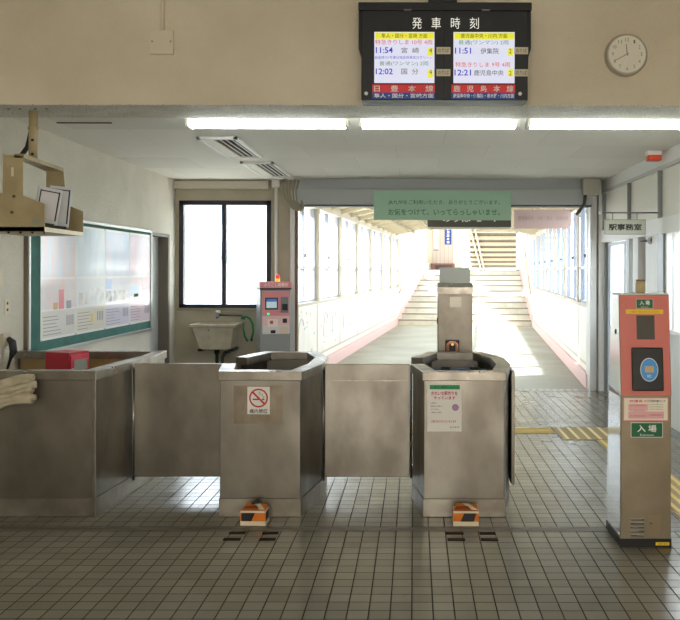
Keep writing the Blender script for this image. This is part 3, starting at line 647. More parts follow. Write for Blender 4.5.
# exit reader behind the third gate, back towards us
t = thing('card_reader_post', 'grey steel card reader post seen from behind, behind the third gate booth', 'card reader', (px(455, 7.1), 7.05, 0))
bk = mottled('reader_back_steel', (150, 142, 130), (128, 120, 108), 5, .42, metal=.6)
MB().box(-.143, .143, 0, .30, .05, 1.44, bk, .005).build('body', t)
MB().box(-.145, .145, -.002, .305, 0, .052, black_p).build('base', t)
MB().prism([(-.004, 1.40), (-.004, 1.455), (.06, 1.49), (.30, 1.49), (.30, 1.40)], -.147, .147, steel_rim, 'yz').build('shoulder', t)
MB().prism([(.10, 1.49), (.135, 1.62), (.15, 1.62), (.13, 1.49)], -.128, .130, P('lid_grey', (140, 140, 136), .4, .3), 'yz').build('display_hood', t)
MB().box(-.045, .05, -.0012, 0, 1.29, 1.375, P('plate_grey', (160, 154, 142), .35, .5)).build('name_plate', t)
m_ = MB().box(-.082, .035, -.02, 0, .90, 1.02, black_p, .006); o = m_.build('hook_box', t)
cop = P('copper_orange', (206, 140, 112), .4)
MB().tube([(-.062, -.03, .93), (-.062, -.03, .985), (-.045, -.03, 1.0), (-.005, -.03, 1.0), (.012, -.03, .985), (.012, -.03, .93)], .012, cop, 8).build('handle', o)
MB().cyl((-.024, -.02, .985), (-.024, -.04, .985), .012, P('brass', (240, 200, 120), .3, .6), 10).build('knob', o)
MB().box(-.15, -.143, .05, .09, 1.15, 1.2, black_p, .003).build('side_lock', t)

# ---------------------------------------------------------------- ceiling lights, vents, alarm lamp
tube_m = P('lit_tube', (250, 255, 250), .4, 0, 22.0, (246, 255, 248))
labs = ['lit fluorescent ceiling light, leftmost of the three behind the beam', 'lit fluorescent ceiling light below the departure board, middle of the three', 'lit fluorescent ceiling light at the right, nearest the partition wall']
for (a, b), lb in zip(((-1.765, -.505), (-.44, .80), (.85, 2.09)), labs):
    t = thing('ceiling_light', lb, 'ceiling light', ((a+b)/2, 6.56, 2.80), 0, 'fluorescent lights in a row')
    MB().prism([(6.46, 2.80), (6.66, 2.80), (6.64, 2.745), (6.48, 2.745)], a+.02, b-.02, white_p, 'yz').build('housing', t, True)
    for y in (6.50, 6.62):
        MB().tube([(a+.03, y, 2.715), (b-.03, y, 2.715)], .0175, tube_m, 12).build('tube', t, True)
    for x in (a+.02, b-.02): MB().box(x-.012, x+.012, 6.48, 6.64, 2.69, 2.75, white_p, .003).build('lamp_holder', t, True)
for (x0, x1, y0, y1), lb in (((-1.975, -1.61, 7.67, 8.97), 'slatted white ceiling vent, nearest to the fluorescent lights'), ((-1.94, -1.57, 9.42, 10.8), 'slatted white ceiling vent, furthest from the fluorescent lights')):
    t = thing('ceiling_vent', lb, 'ceiling vent', ((x0+x1)/2, (y0+y1)/2, 2.80), 0, 'ceiling vents')
    fw = .03
    MB().box(x0, x0+fw, y0, y1, 2.775, 2.80, white_p).box(x1-fw, x1, y0, y1, 2.775, 2.80, white_p).box(x0, x1, y0, y0+fw, 2.775, 2.80, white_p).box(x0, x1, y1-fw, y1, 2.775, 2.80, white_p).build('frame', t, True)
    MB().box(x0+.02, x1-.02, y0+.02, y1-.02, 2.795, 2.7995, P('vent_dark', (84, 76, 64), .7)).build('backing', t, True)
    MB().box(x0+fw, x0+.14, y0+fw, y1-fw, 2.782, 2.794, cream_p).build('blank_panel', t, True)
    for i in range(3):
        x = x0+.19+i*.055; MB().prism([(x-.018, 2.792), (x-.012, 2.794), (x+.018, 2.779), (x+.012, 2.777)], y0+fw, y1-fw, white_p, 'xz').build('slat', t, True)
t = thing('emergency_lamp', 'small white box with red lens on ceiling near right wall', 'lamp', (2.40, 8.55, 2.80))
MB().box(2.33, 2.47, 8.5, 8.62, 2.755, 2.80, white_p, .004).build('housing', t, True)
MB().box(2.335, 2.465, 8.49, 8.61, 2.70, 2.757, P('red_lens', (222, 70, 40), .3), .008).build('lens', t, True)
tag(MB().box(px(57.7, 6.97), px(112, 6.97), 6.94, 6.965, 2.793, 2.80, P('slot_dark', (60, 56, 50), .7)).build('ceiling_slot'), 'thin dark slot in the ceiling by the hanging monitor bracket', 'ceiling slot')
# plaster conduit + junction box on the beam
t = thing('junction_box', 'beige square junction box with conduit on the beam wall', 'junction box', (px(161, 5.85), 5.87, pz(42, 5.85)))
MB().box(px(149.5, 5.85), px(173, 5.85), 5.845, 5.87, pz(54.5, 5.85), pz(30.5, 5.85), P('box_beige', (216, 204, 180), .6), .004).build('cover', t, True)
for a in (152, 170.5): MB().cyl((px(a, 5.85), 5.845, pz(42, 5.85)), (px(a, 5.85), 5.841, pz(42, 5.85)), .006, post_m, 8).build('screw', t, True)
MB().cyl((px(162, 5.85), 5.855, pz(31, 5.85)), (px(162, 5.85), 5.855, 3.75), .014, P('box_beige', (216, 204, 180), .6), 10).build('conduit', t, True)

# ---------------------------------------------------------------- clock
YC = 5.82; ccx, ccz, cr = px(626.5, YC), pz(54, YC), .144
t = thing('wall_clock', 'round silver wall clock with white face at the upper right', 'clock', (ccx, 5.87, ccz))
MB().tube([(ccx, 5.87, ccz), (ccx, 5.83, ccz), (ccx, 5.815, ccz)], [cr, cr, cr-.012], P('clock_silver', (190, 184, 172), .35, .6), 48).build('case', t, True)
m_ = MB().cyl((ccx, 5.8155, ccz), (ccx, 5.812, ccz), cr-.018, P('clock_face', (224, 218, 200), .5), 48)
ink = P('clock_ink', (120, 110, 92), .6)
for k in range(1, 13):
    a = PI/2-k*PI/6; m_.text(str(k), ccx+.098*math.cos(a), ccz+.098*math.sin(a), .012 if k < 10 else .024, .024, 5.811, ink)
m_.build('dial', t, True)
def hand(nm, hrs, L, w_, mat):
    a = PI/2-hrs*PI/6; d = Vector((math.cos(a), 0, math.sin(a))); p = Vector((-d.z, 0, d.x)); c = Vector((ccx, 5.8095, ccz))
    m_ = MB(); vs_ = [c-d*.012+p*w_, c-d*.012-p*w_, c+d*L-p*w_*.6, c+d*L+p*w_*.6]; m_.add(vs_+[v+Vector((0, -.001, 0)) for v in vs_], [(0, 1, 2, 3), (7, 6, 5, 4), (0, 4, 5, 1), (1, 5, 6, 2), (2, 6, 7, 3), (3, 7, 4, 0)], mat); m_.build(nm, t, True)
hand('hour_hand', 11.8, .070, .003, P('hand_dark', (90, 80, 66), .5)); hand('minute_hand', 8.05, .098, .0022, P('hand_dark', (90, 80, 66), .5)); hand('second_hand', 6.55, .105, .0009, W_)

# ---------------------------------------------------------------- departure board
YD = 5.65
t = thing('departure_board', 'black electronic departure board hung on the beam wall', 'departure board', (px(444.5, YD), 5.75, pz(54, YD)))
bx = lambda x: px(x, YD); bz = lambda y: pz(y, YD)
m_ = MB().box(bx(361), bx(527.5), YD, 5.86, bz(100), bz(4), blackm, .004).box(bx(358), bx(531), YD-.02, 5.86, bz(11), bz(3), blackm, .004)
m_.prism([(bx(358), bz(10)), (bx(362), bz(10)), (bx(362), bz(99)), (bx(361), bz(99)), (bx(361), bz(56)), (bx(358), bz(48))], YD+.02, 5.86, blackm, 'xz')
m_.prism([(bx(531), bz(10)), (bx(527), bz(10)), (bx(526), bz(99)), (bx(527), bz(99)), (bx(528.5), bz(56)), (bx(531), bz(48))], YD+.02, 5.86, blackm, 'xz')
m_.build('case', t, True)
m_ = MB().box(bx(362), bx(443), YD-.012, YD, bz(99.5), bz(15), blackm).box(bx(445), bx(526), YD-.012, YD, bz(99.5), bz(15), blackm)
for i, c in enumerate('発車時刻'): pass
sy = YD-.0145
m_.text('発   車   時   刻', bx(445), bz(23.7), bx(478)-bx(411.5), bz(18)-bz(29.5), sy, P('sign_white_text', (236, 236, 230), .5, 0, .35), 0); m_.build('front_panel', t, True)
for a, b in ((403.5, 411), (481, 489)): MB().box(bx(a), bx(b), YD-.028, YD-.01, bz(11.8), bz(10.4), post_m).build('catch', t, True)
scr = P('screen_white', (150, 152, 168), .4, 0, .55, (222, 224, 244)); yel = P('screen_yellow', (150, 148, 30), .4, 0, .55, (240, 234, 40)); e_ = .5
sred = P('screen_red', (150, 30, 40), .4, 0, .4, (236, 50, 60)); sblu = P('screen_blue', (20, 16, 120), .4, 0, .4, (48, 40, 220)); sgrn = P('screen_green', (30, 90, 60), .4, 0, .4, (60, 150, 100)); sblk = P('screen_black', (24, 24, 34), .4)
sash = P('band_red', (214, 40, 44), .45, 0, .1); sabl = P('band_blue', (24, 70, 150), .45, 0, .1)
def screen(x0, x1, rows, title, big, small):
    m_ = MB().box(bx(x0), bx(x1), YD-.014, YD-.012, bz(83.5), bz(32.5), scr)
    w_ = x1-x0; m_.box(bx(x0+.8), bx(x1-.5), YD-.0146, YD-.014, bz(39.5), bz(33.2), yel)
    m_.text(title, bx((x0+x1)/2), bz(36.3), bx(x0+w_*.88)-bx(x0+w_*.12), bz(0)-bz(4.6), YD-.0152, sblk)
    for (s_, a, b, y, h, mt, bo) in rows: m_.text(s_, bx((a+b)/2), bz(y), bx(b)-bx(a), bz(0)-bz(h), YD-.0152, mt, bo)
    for y in (52.5, 74.5 if x0 < 440 else 73): m_.box(bx(x1-6.5), bx(x1-1.6), YD-.0148, YD-.014, bz(y+3.7 if x0 < 440 else y+3.6), bz(y-3.8), yel)
    for y in ((52.5, 73) if x0 > 440 else (52.5, 73)): pass
    o = m_.build('screen', t, True)
    m_ = MB().box(bx(x0-2), bx(x1+.5), YD-.014, YD-.012, bz(93), bz(85), sash).text(big, bx((x0+x1)/2-.5), bz(89), bx(x1-1)-bx(x0), bz(0)-bz(6.4), YD-.0148, W_, .01)
    m_.box(bx(x0-2), bx(x1+.5), YD-.014, YD-.012, bz(99.2), bz(93), sabl).text(small, bx((x0+x1)/2-.5), bz(96.1), bx(x1-1)-bx(x0-.5), bz(0)-bz(4.6), YD-.0148, W_, .02)
    m_.build('line_name_band', t, True)
screen(374, 434, [('特急きりしま 10号 4両', 375, 432, 42.7, 5, sred, 0), ('11:54', 375.5, 392.5, 50.8, 6, sblu, .015), ('宮  崎', 401, 418.5, 51, 5.6, sblk, .0), ('4', 429, 431.5, 51, 4.6, sblk, 0), ('自由席の1号車は指定席車及びグリーン', 374.8, 432, 58, 3, sblu, 0), ('普通(ワンマン) 2両', 379, 428, 64.3, 5.2, sgrn, 0), ('12:02', 375.5, 392.5, 72, 6, sblu, .015), ('国  分', 401, 418, 72, 5.8, sblk, 0), ('4', 429, 431.5, 72.5, 4.6, sblk, 0)], '隼人・国分・宮崎 方面', '日    豊    本    線', '隼人・国分・宮崎方面')
screen(453, 514, [('普通(ワンマン) 2両', 458, 508, 43.2, 5.2, sgrn, 0), ('11:51', 454.5, 470.5, 51.2, 6, sblu, .015), ('伊集院', 480, 498, 51.5, 5.8, sblk, 0), ('2', 508.5, 511, 51.5, 4.6, sblk, 0), ('特急きりしま 9号 4両', 455, 509.5, 65, 5, sred, 0), ('12:21', 454, 470.5, 73, 6, sblu, .015), ('鹿児島中央', 473.5, 503, 73.2, 5.6, sblk, 0), ('2', 508.5, 511, 73.5, 4.6, sblk, 0)], '鹿児島中央・川内 方面', '鹿   児   島   本   線', '鹿児島中央・伊集院・串木野・川内方面')
for x0, x1 in ((436, 450), (513.7, 527.5)):
    for y in (51, 73):
        m_ = MB().box(bx(x0), bx(x1), YD-.016, YD-.011, bz(y+3.6), bz(y-3.4), P('plate_beige', (206, 196, 170), .6)); m_.text('のりば', bx((x0+x1)/2), bz(y), bx(x1-1.5)-bx(x0+1.5), bz(0)-bz(4), YD-.0166, K_); m_.build('platform_plate', t, True)
for x in (366, 519.5): MB().cyl((bx(x), YD-.012, bz(94)), (bx(x), YD-.018, bz(94)), .012, P('bolt_white', (214, 214, 208), .4), 14).build('bolt', t, True)
MB().box(bx(428), bx(457), 5.70, 5.86, bz(4), bz(-8), blackm, .004).build('hanger', t, True)

# ---------------------------------------------------------------- hanging monitor bracket at the left
t = thing('monitor_bracket', 'beige steel cradle holding two monitors, hung from beam by pole', 'monitor bracket', (-2.72, 6.1, 2.75))
bm_ = beige_metal
MB().cyl((px(33, 6.1), 6.1, 2.745), (px(33, 6.1), 6.1, 2.375), .030, bm_, 16).cyl((px(33, 6.1), 6.1, 2.60), (px(33, 6.1), 6.1, 2.62), .036, bm_, 16).build('pole', t, True)
MB().box(px(33, 6.1)-.17, px(33, 6.1)+.17, 5.98, 6.22, 2.738, 2.75, bm_, .003).build('ceiling_plate', t, True)
for dx in (-.13, -.05, .06, .14): MB().cyl((px(33, 6.1)+dx, 6.0, 2.738), (px(33, 6.1)+dx, 6.0, 2.725), .009, post_m, 8).build('bolt', t, True)
for z in (2.52, 2.42): MB().cyl((px(33, 6.1)+.01, 6.07, z), (px(33, 6.1)+.01, 6.062, z), .010, K_, 8).build('pole_screw', t, True)
# cradle: near plate, far plate, top bar, tray
Yn, Yf = 5.70, 6.50
nx = lambda x: px(x, Yn); nz = lambda y: pz(y, Yn); fx = lambda x: px(x, Yf); fz = lambda y: pz(y, Yf)
MB().prism([(nx(-30), nz(232)), (nx(44.5), nz(232)), (nx(44.5), nz(204.5)), (nx(22.6), nz(196)), (nx(22.6), nz(156.5)), (nx(2.7), nz(155)), (nx(2.7), nz(194)), (nx(-30), nz(194))], Yn, Yn+.006, bm_, 'xz').build('near_plate', t, True)
MB().prism([(fx(20), fz(229)), (fx(83), fz(233)), (fx(83), fz(212)), (fx(66), fz(205)), (fx(63), fz(170)), (fx(46), fz(167)), (fx(46), fz(205)), (fx(20), fz(205))], Yf, Yf+.006, bm_, 'xz').build('far_plate', t, True)
zt = nz(157)
m_ = MB(); A_ = [(nx(14), Yn, zt-.035), (nx(23.5), Yn, zt-.03), (fx(63.5), Yf, zt-.03), (fx(46), Yf, zt-.035)]
m_.add([(a, b, 2.345) for a, b, c in A_]+[(a, b, 2.372) for a, b, c in A_], [(0, 1, 2, 3), (7, 6, 5, 4), (0, 4, 5, 1), (1, 5, 6, 2), (2, 6, 7, 3), (3, 7, 4, 0)], bm_); m_.build('top_bar', t, True)
m_ = MB(); A_ = [(nx(-28), Yn), (nx(44), Yn), (fx(83), Yf), (fx(24), Yf)]; zb_ = nz(232)
m_.add([(a, b, zb_) for a, b in A_]+[(a, b, zb_+.03) for a, b in A_], [(0, 1, 2, 3), (7, 6, 5, 4), (0, 4, 5, 1), (1, 5, 6, 2), (2, 6, 7, 3), (3, 7, 4, 0)], P('tray_cream', (206, 194, 164), .5)); m_.build('tray', t, True)
for (x, y) in ((14, 197), (12, 213)): MB().cyl((nx(x), Yn, nz(y)), (nx(x), Yn-.006, nz(y)), .011, P('bolt_rust', (90, 72, 44), .6), 10).build('plate_bolt', t, True)
MB().box(nx(11), nx(13.5), Yn-.001, Yn, nz(177), nz(168), P('slot_light', (214, 204, 176), .6)).build('slot', t, True)
MB().box(nx(32), nx(41), Yn-.0012, Yn, nz(226), nz(220.5), P('label_green_grey', (138, 142, 120), .5)).build('maker_label', t, True)
for i in range(4): MB().cyl((nx(5+i*12), Yn+.05, zb_), (nx(5+i*12), Yn+.05, zb_-.012), .008, K_, 8).build('tray_screw', t, True)
MB().tube([(px(29, 6.1), 6.13, 2.73), (px(28, 6.1), 6.15, 2.6), (px(24, 6.1), 6.15, 2.48), (px(20, 6.1), 6.1, 2.40), (px(22, 6.1), 6.05, 2.36)], .018, K_, 8).build('black_cable', t, True)
def monitor(x, y, rz, w_, h, label, z=1.885):
    q = thing('monitor', label, 'monitor', (x, y, z), rz, 'monitors in the hanging cradle')
    MB().box(-w_/2, w_/2, -.02, .03, .015, h, P('monitor_silver', (196, 198, 204), .35), .006).build('bezel', q)
    MB().box(-w_/2+.022, w_/2-.022, -.0225, -.018, .05, h-.03, P('screen_glare', (206, 204, 208), .3)).build('screen', q)
    MB().box(-w_/2+.03, w_/2-.05, .03, .075, .03, h-.02, black_p, .01).build('back_shell', q)
    MB().box(-.06, .06, -.04, .06, 0, .02, black_p, .004).build('stand', q)
    m_ = MB().box(-w_/2+.014, -w_/2+.022, -.0215, -.02, .04, h-.02, black_p).box(w_/2-.022, w_/2-.012, -.0215, -.02, .04, h-.02, black_p).box(-w_/2+.014, w_/2-.012, -.0215, -.02, h-.03, h-.022, black_p); m_.build('screen_border', q)
    return q
mo = [monitor(px(44, 5.9), 5.9, math.radians(30), .155, .265, 'silver monitor in the hanging cradle, nearer of the two', 1.90), monitor(px(57, 6.22), 6.22, math.radians(30), .15, .31, 'silver monitor in the hanging cradle, behind the other one', 1.895)]
mo[0].rotation_euler = (0, math.radians(9), math.radians(30)); mo[1].rotation_euler = (0, math.radians(5), math.radians(30))

# ---------------------------------------------------------------- notice board and posters on the left wall
t = thing('notice_board', 'long green notice board with aluminium frame on the left wall', 'notice board', (XL, 8.7, 1.45))
by0, by1, bz0, bz1 = 7.0, 10.27, .87, 2.075
MB().box(XL, XL+.02, by0, by1, bz0, bz1, green_board).build('felt', t, True)
f_ = P('board_frame', (176, 178, 176), .35, .6); m_ = MB()
for a in ((by0, by0+.03, bz0, bz1), (by1-.03, by1, bz0, bz1), (by0, by1, bz0, bz0+.03), (by0, by1, bz1-.03, bz1)): m_.box(XL, XL+.035, *a, f_, .003)
m_.build('frame', t, True)
MB().box(XL, XL+.034, by0-.03, by0, bz0, bz1, P('frame_brown', (110, 98, 82), .6)).build('side_trim', t, True)
glare_tints = [((214, 228, 240), (236, 214, 214)), ((206, 222, 236), (228, 234, 240)), ((200, 214, 236), (222, 216, 232)), ((222, 216, 236), (240, 206, 214))]
plab = ['poster with red lantern picture, nearest end of the green notice board', 'poster with cream lower band, second from the near end of the notice board', 'poster with lilac lower band, third from the near end of the notice board', 'poster with pink lower band, furthest end of the green notice board']
low = [(222, 220, 216), (226, 220, 208), (216, 210, 228), (230, 212, 226)]
pw = .745
for i in range(4):
    y0 = 7.24+i*(pw+.005); y1 = y0+pw; z0 = .985; z1 = 2.015; xx = XL+.0215
    B = lambda a, b, c, d, mat, k=1: m_.box(xx+.0006*k, xx+.0006*k+.0006, y0+a*pw, y0+b*pw, z0+c*(z1-z0), z0+d*(z1-z0), mat)
    m_ = MB().box(XL+.0202, xx+.0006, y0, y1, z0, z1, P('poster_gloss', (240, 238, 236), .18))
    a_, b_ = glare_tints[i]
    B(.02, .98, .53, .98, mottled('poster_glare_picture_%d' % i, a_, b_, 3.0, .15, stretch=(1, 3, 1)))  # pale top picture, window glare painted into its colour
    B(.02, .98, .26, .51, mottled('poster_photo_%d' % i, (230, 232, 236), b_, 5.0, .15, lo=.3, hi=.7), 1)
    B(.02, .98, .02, .24, P('poster_band_%d' % i, low[i], .2))
    rr = random.Random(i)
    if i == 0:
        B(.5, .64, .25, .42, P('lantern_red', (200, 60, 72), .3), 2); B(.34, .46, .25, .31, P('ochre', (190, 150, 90), .3), 2); B(.72, .86, .25, .32, P('navy_grey', (90, 96, 120), .3), 2)
    if i == 1:
        B(.1, .38, .27, .38, mottled('photo_grey', (150, 150, 150), (214, 208, 200), 12, .3), 2); B(.42, .96, .27, .42, mottled('photo_grey2', (176, 180, 184), (220, 220, 220), 10, .3), 2); B(.5, .58, .1, .18, P('mustard', (214, 186, 80), .3), 2)
    if i == 2:
        B(.04, .26, .40, .50, P('photo_blue', (140, 172, 220), .3), 2); B(.04, .46, .27, .38, mottled('photo_dark', (100, 104, 112), (210, 210, 214), 14, .3), 2); B(.5, .96, .27, .38, mottled('photo_grey', (150, 150, 150), (214, 208, 200), 12, .3), 2)
    if i == 3:
        B(.04, .44, .30, .42, P('photo_blue2', (150, 184, 226), .3), 2); B(.2, .4, .28, .33, P('photo_yellow', (214, 206, 120), .3), 2); B(.6, .98, .36, .5, P('photo_pink', (240, 190, 206), .3), 2)
    for k in range(6):
        c = .04+k*.03; B(.06, .06+.3+.25*rr.random(), c, c+.006, P('ink_grey', (130, 126, 140), .5), 2)
    for k in range(4): B(.72+.06*k, .75+.06*k, .1, .19, P('ink_grey', (130, 126, 140), .5), 2)
    for a in (.0, .97):
        for c in (.003, .985): B(a+.008, a+.02, c, c+.01, K_, 2)
    tag(m_.build('poster'), plab[i], 'poster', 'posters pinned on the green notice board')
# outlet, switch, phone on left wall
t = thing('power_outlet', 'beige power outlet with two dark sockets on the left wall', 'outlet', (XL, 6.68, 1.30))
MB().box(XL, XL+.008, 6.64, 6.72, pz(315, 6.68)+.0, pz(300, 6.68), P('outlet_cream', (216, 206, 180), .5), .002).build('plate', t, True)
for z in (pz(304, 6.68), pz(310.5, 6.68)): MB().box(XL+.008, XL+.01, 6.67, 6.69, z-.01, z+.01, K_).build('socket', t, True)
tag(MB().box(XL, XL+.01, 6.52, 6.60, pz(288, 6.6), pz(268, 6.6), P('outlet_cream', (216, 206, 180), .5), .002).build('switch_plate'), 'pale switch plate above the outlet on the left wall', 'switch')
t = thing('wall_plug', 'black plug with hanging cord on the left wall above booth', 'plug', (XL, 6.62, 1.0))
MB().box(XL, XL+.04, 6.55, 6.68, 1.00, 1.10, P('plug_plate', (188, 178, 156), .5), .003).build('plate', t, True)
MB().tube([(XL+.04, 6.62, 1.06), (XL+.075, 6.62, 1.03), (XL+.085, 6.62, .96), (XL+.06, 6.62, .90), (XL+.03, 6.62, .80)], [.02, .03, .03, .012, .008], black_p, 12).build('cord', t, True)
tag(MB().box(XL, XL+.05, 10.33, 10.43, pz(243, 10.3), pz(232.5, 10.3), white_p, .004).build('alarm_box'), 'small white box above the far end of the notice board', 'alarm box') if False else None

# ---------------------------------------------------------------- sink on the back wall
Ys = 11.15; sx = lambda x: px(x, Ys); sz = lambda y: pz(y, Ys)
t = thing('utility_sink', 'beige deep utility sink hung under the back window', 'sink', (sx(217), Ys, sz(335)))
cer = mottled('sink_ceramic', (190, 182, 162), (170, 160, 140), 8, .35)
def loop(x0, x1, y0, y1, z): return [(x0, y0, z), (x1, y0, z), (x1, y1, z), (x0, y1, z)]
L = [loop(sx(202), sx(232), Ys-.10, YB-.04, sz(349.5)), loop(sx(195), sx(236), Ys-.15, YB, sz(327)), loop(sx(192.5), sx(239), Ys-.17, YB, sz(327)), loop(sx(192.5), sx(239), Ys-.17, YB, sz(324)), loop(sx(196.5), sx(235), Ys-.13, YB-.06, sz(324)), loop(sx(203), sx(230), Ys-.08, YB-.08, sz(346))]
m_ = MB(); vs_ = sum(L, []); fs = [(3, 2, 1, 0), (20, 21, 22, 23)]
for i in range(5):
    for k in range(4): fs.append((i*4+k, i*4+(k+1) % 4, i*4+4+(k+1) % 4, i*4+4+k))
m_.add(vs_, fs, cer); m_.build('basin', t, True, .008)
m_ = MB().box(sx(200), sx(204), Ys-.11, YB-.02, sz(351), sz(348.5), K_); m_.build('bracket', t, True)
MB().box(sx(230), sx(235), Ys-.11, YB-.02, sz(351), sz(348.5), K_).build('bracket', t, True)
MB().cyl((sx(217), Ys, sz(349)), (sx(217), Ys, sz(354)), .035, K_, 14).tube([(sx(217), Ys, sz(353)), (sx(217), Ys, sz(362)), (sx(219), Ys, sz(365)), (sx(222), Ys, sz(364)), (sx(223), Ys, sz(357)), (sx(225), Ys, sz(353)), (sx(226), YB, sz(353))], .022, K_, 10).build('drain_trap', t, True)
MB().cyl((sx(212), Ys-.171, sz(329.5)), (sx(212), Ys-.18, sz(329.5)), .013, post_m, 10).build('overflow', t, True)
t = thing('water_tap', 'wall tap with blue handle and swivel pipe above the sink', 'tap', (sx(215.5), YB, sz(316)))
MB().tube([(sx(215.5), YB, sz(316)), (sx(215.5), YB-.10, sz(316)), (sx(215.5), YB-.12, sz(318))], .018, mirror_steel, 12).build('tap_body', t, True)
MB().cyl((sx(215.5), YB-.10, sz(314)), (sx(215.5), YB-.10, sz(311.5)), .028, white_p, 12).build('handle', t, True)
MB().cyl((sx(215), YB-.12, sz(317.5)), (sx(215), YB-.12, sz(319.5)), .018, P('tap_blue', (40, 70, 160), .4), 12).build('blue_nozzle', t, True)
MB().tube([(sx(216), YB-.05, sz(316)), (sx(225), YB-.03, sz(316.5)), (sx(238), YB-.03, sz(316.8)), (sx(241), YB-.03, sz(318.5)), (sx(241), YB-.03, sz(321))], .010, steel_d, 8).build('pipe', t, True)
gr = P('hose_green', (22, 130, 76), .45)
pts = [(239, 320), (241, 317.8), (244.5, 317.5), (248, 320), (250.5, 325), (251.3, 331), (250.6, 336), (249, 340.5)]
t = thing('garden_hose', 'short green hose looped beside the sink', 'hose', (sx(245), YB-.05, sz(330)))
MB().tube([(sx(a), YB-.09, sz(b)) for a, b in pts], .014, gr, 10).tube([(sx(241), YB-.06, sz(323.5)), (sx(240.5), YB-.06, sz(330)), (sx(242), YB-.06, sz(338)), (sx(245), YB-.06, sz(343))], .012, gr, 10).build('hose', t, True)
MB().cyl((sx(249.2), YB-.05, sz(339.5)), (sx(248.4), YB-.05, sz(342.5)), .017, P('tap_blue', (40, 70, 160), .4), 10).build('hose_end', t, True)
struct(MB().cyl((px(276, 11.35), 11.36, 0), (px(276, 11.35), 11.36, pz(187, 11.35)), .022, white_p, 12).box(px(272, 11.3), px(280, 11.3), 11.26, 11.4, pz(188, 11.3), pz(180, 11.3), cream_p, .004).build('trim_10'))
# cables at header corner
cab_lab = ['outermost cable', 'second cable from outside', 'middle cable', 'second cable from the header', 'innermost cable']
for j in range(5):
    o_ = j*1.6
    pts = [(283+o_*2.2, 179.5), (283+o_*1.8, 189+o_*.3), (285+o_*1.6, 198+o_*.4), (290+o_*1.2, 206-o_*.3), (297+o_*.4, 211-o_*.5), (302-o_*.2, 210-o_), (304-o_*.6, 206-o_)]
    tag(MB().tube([(px(a, 10.98), 10.98+.032*j, pz(b, 10.98)) for a, b in pts], .014, P('cable_beige', (150, 142, 122), .6), 8).build('cable'), 'beige cable drooping from the ceiling at the left header corner', 'cable', 'cables drooping at the left header corner')
t = thing('junction_box', 'beige box at the right end of the grey shutter header', 'junction box', (px(591, 11.0), 11.05, 2.7))
MB().box(px(583, 11.0), px(600, 11.0), 10.98, 11.2, pz(194.5, 11.0), 2.79, P('box_grey_beige', (166, 162, 150), .6), .004).build('cover', t, True)
MB().tube([(px(586, 11.0), 11.05, pz(194, 11)), (px(585, 11.0), 11.05, pz(203, 11)), (px(580, 11.0), 11.08, pz(211, 11)), (px(579, 11.0), 11.15, pz(213, 11))], .022, P('cable_dark', (70, 70, 70), .6), 8).build('cable', t, True)

# ---------------------------------------------------------------- fare machine
t = thing('fare_adjustment_machine', 'grey and pink fare adjustment machine beside the passage opening', 'ticket machine', (-1.765, 10.75, 0), math.radians(17))
gm = P('machine_grey', (142, 142, 142), .45); lp = P('machine_pale', (208, 200, 200), .45); pk = P('machine_pink', (222, 138, 146), .45)
MB().box(-.19, .19, 0, .42, 0, 1.36, gm, .006).build('cabinet', t)
MB().box(-.165, .18, -.012, 0, .79, 1.34, lp, .003).build('front_panel', t)
MB().box(-.165, .18, -.0135, -.012, 1.02, 1.33, pk).box(-.165, .18, -.0134, -.012, .90, 1.02, P('machine_pink_pale', (226, 182, 184), .45)).build('pink_band', t)
m_ = MB().box(-.205, .195, -.07, .30, 1.37, 1.45, pk, .006).box(-.205, .195, -.068, .3, 1.355, 1.372, K_); m_.text('のりこし精算機', 0, 1.412, .30, .045, -.0712, W_, .01); m_.build('header', t)
MB().box(-.13, .03, -.018, -.012, 1.10, 1.25, black_p).build('screen_bezel', t)
MB().box(-.115, .015, -.0195, -.018, 1.12, 1.235, P('machine_screen', (170, 190, 200), .3, 0, .3)).box(-.115, .015, -.0200, -.0195, 1.20, 1.235, P('machine_screen_blue', (60, 100, 170), .3, 0, .3)).build('screen', t)
MB().box(.065, .165, -.03, -.012, 1.06, 1.26, P('coin_grey', (120, 122, 124), .4), .006).box(.08, .15, -.032, -.03, 1.09, 1.17, K_).build('coin_slot', t)
MB().cyl((-.09, -.012, 1.045), (-.09, -.02, 1.045), .016, P('lamp_green', (40, 210, 120), .4, 0, 1), 12).build('green_button', t)
MB().box(.09, .145, -.016, -.012, .93, .985, K_).box(-.06, .0, -.015, -.012, .80, .84, K_).build('ticket_slot', t)
MB().box(-.07, -.03, -.0145, -.012, .92, .96, P('sticker_red', (200, 70, 70), .5)).box(-.1, .03, -.014, -.012, .88, .98, P('sticker_pale', (230, 214, 210), .5)).box(.06, .16, -.014, -.012, .8, .88, P('sticker_beige', (214, 190, 170), .5)).build('instruction_plate', t)
o = MB().cyl((.04, .08, 1.45), (.04, .08, 1.49), .028, P('lamp_orange', (240, 170, 50), .4, 0, .8), 16).build('beacon', t)
MB().tube([(.04, .08, 1.49), (.04, .08, 1.53), (.04, .08, 1.54)], [.027, .027, .016], P('lamp_red', (230, 50, 40), .4, 0, .8), 16).build('red_lens', o)

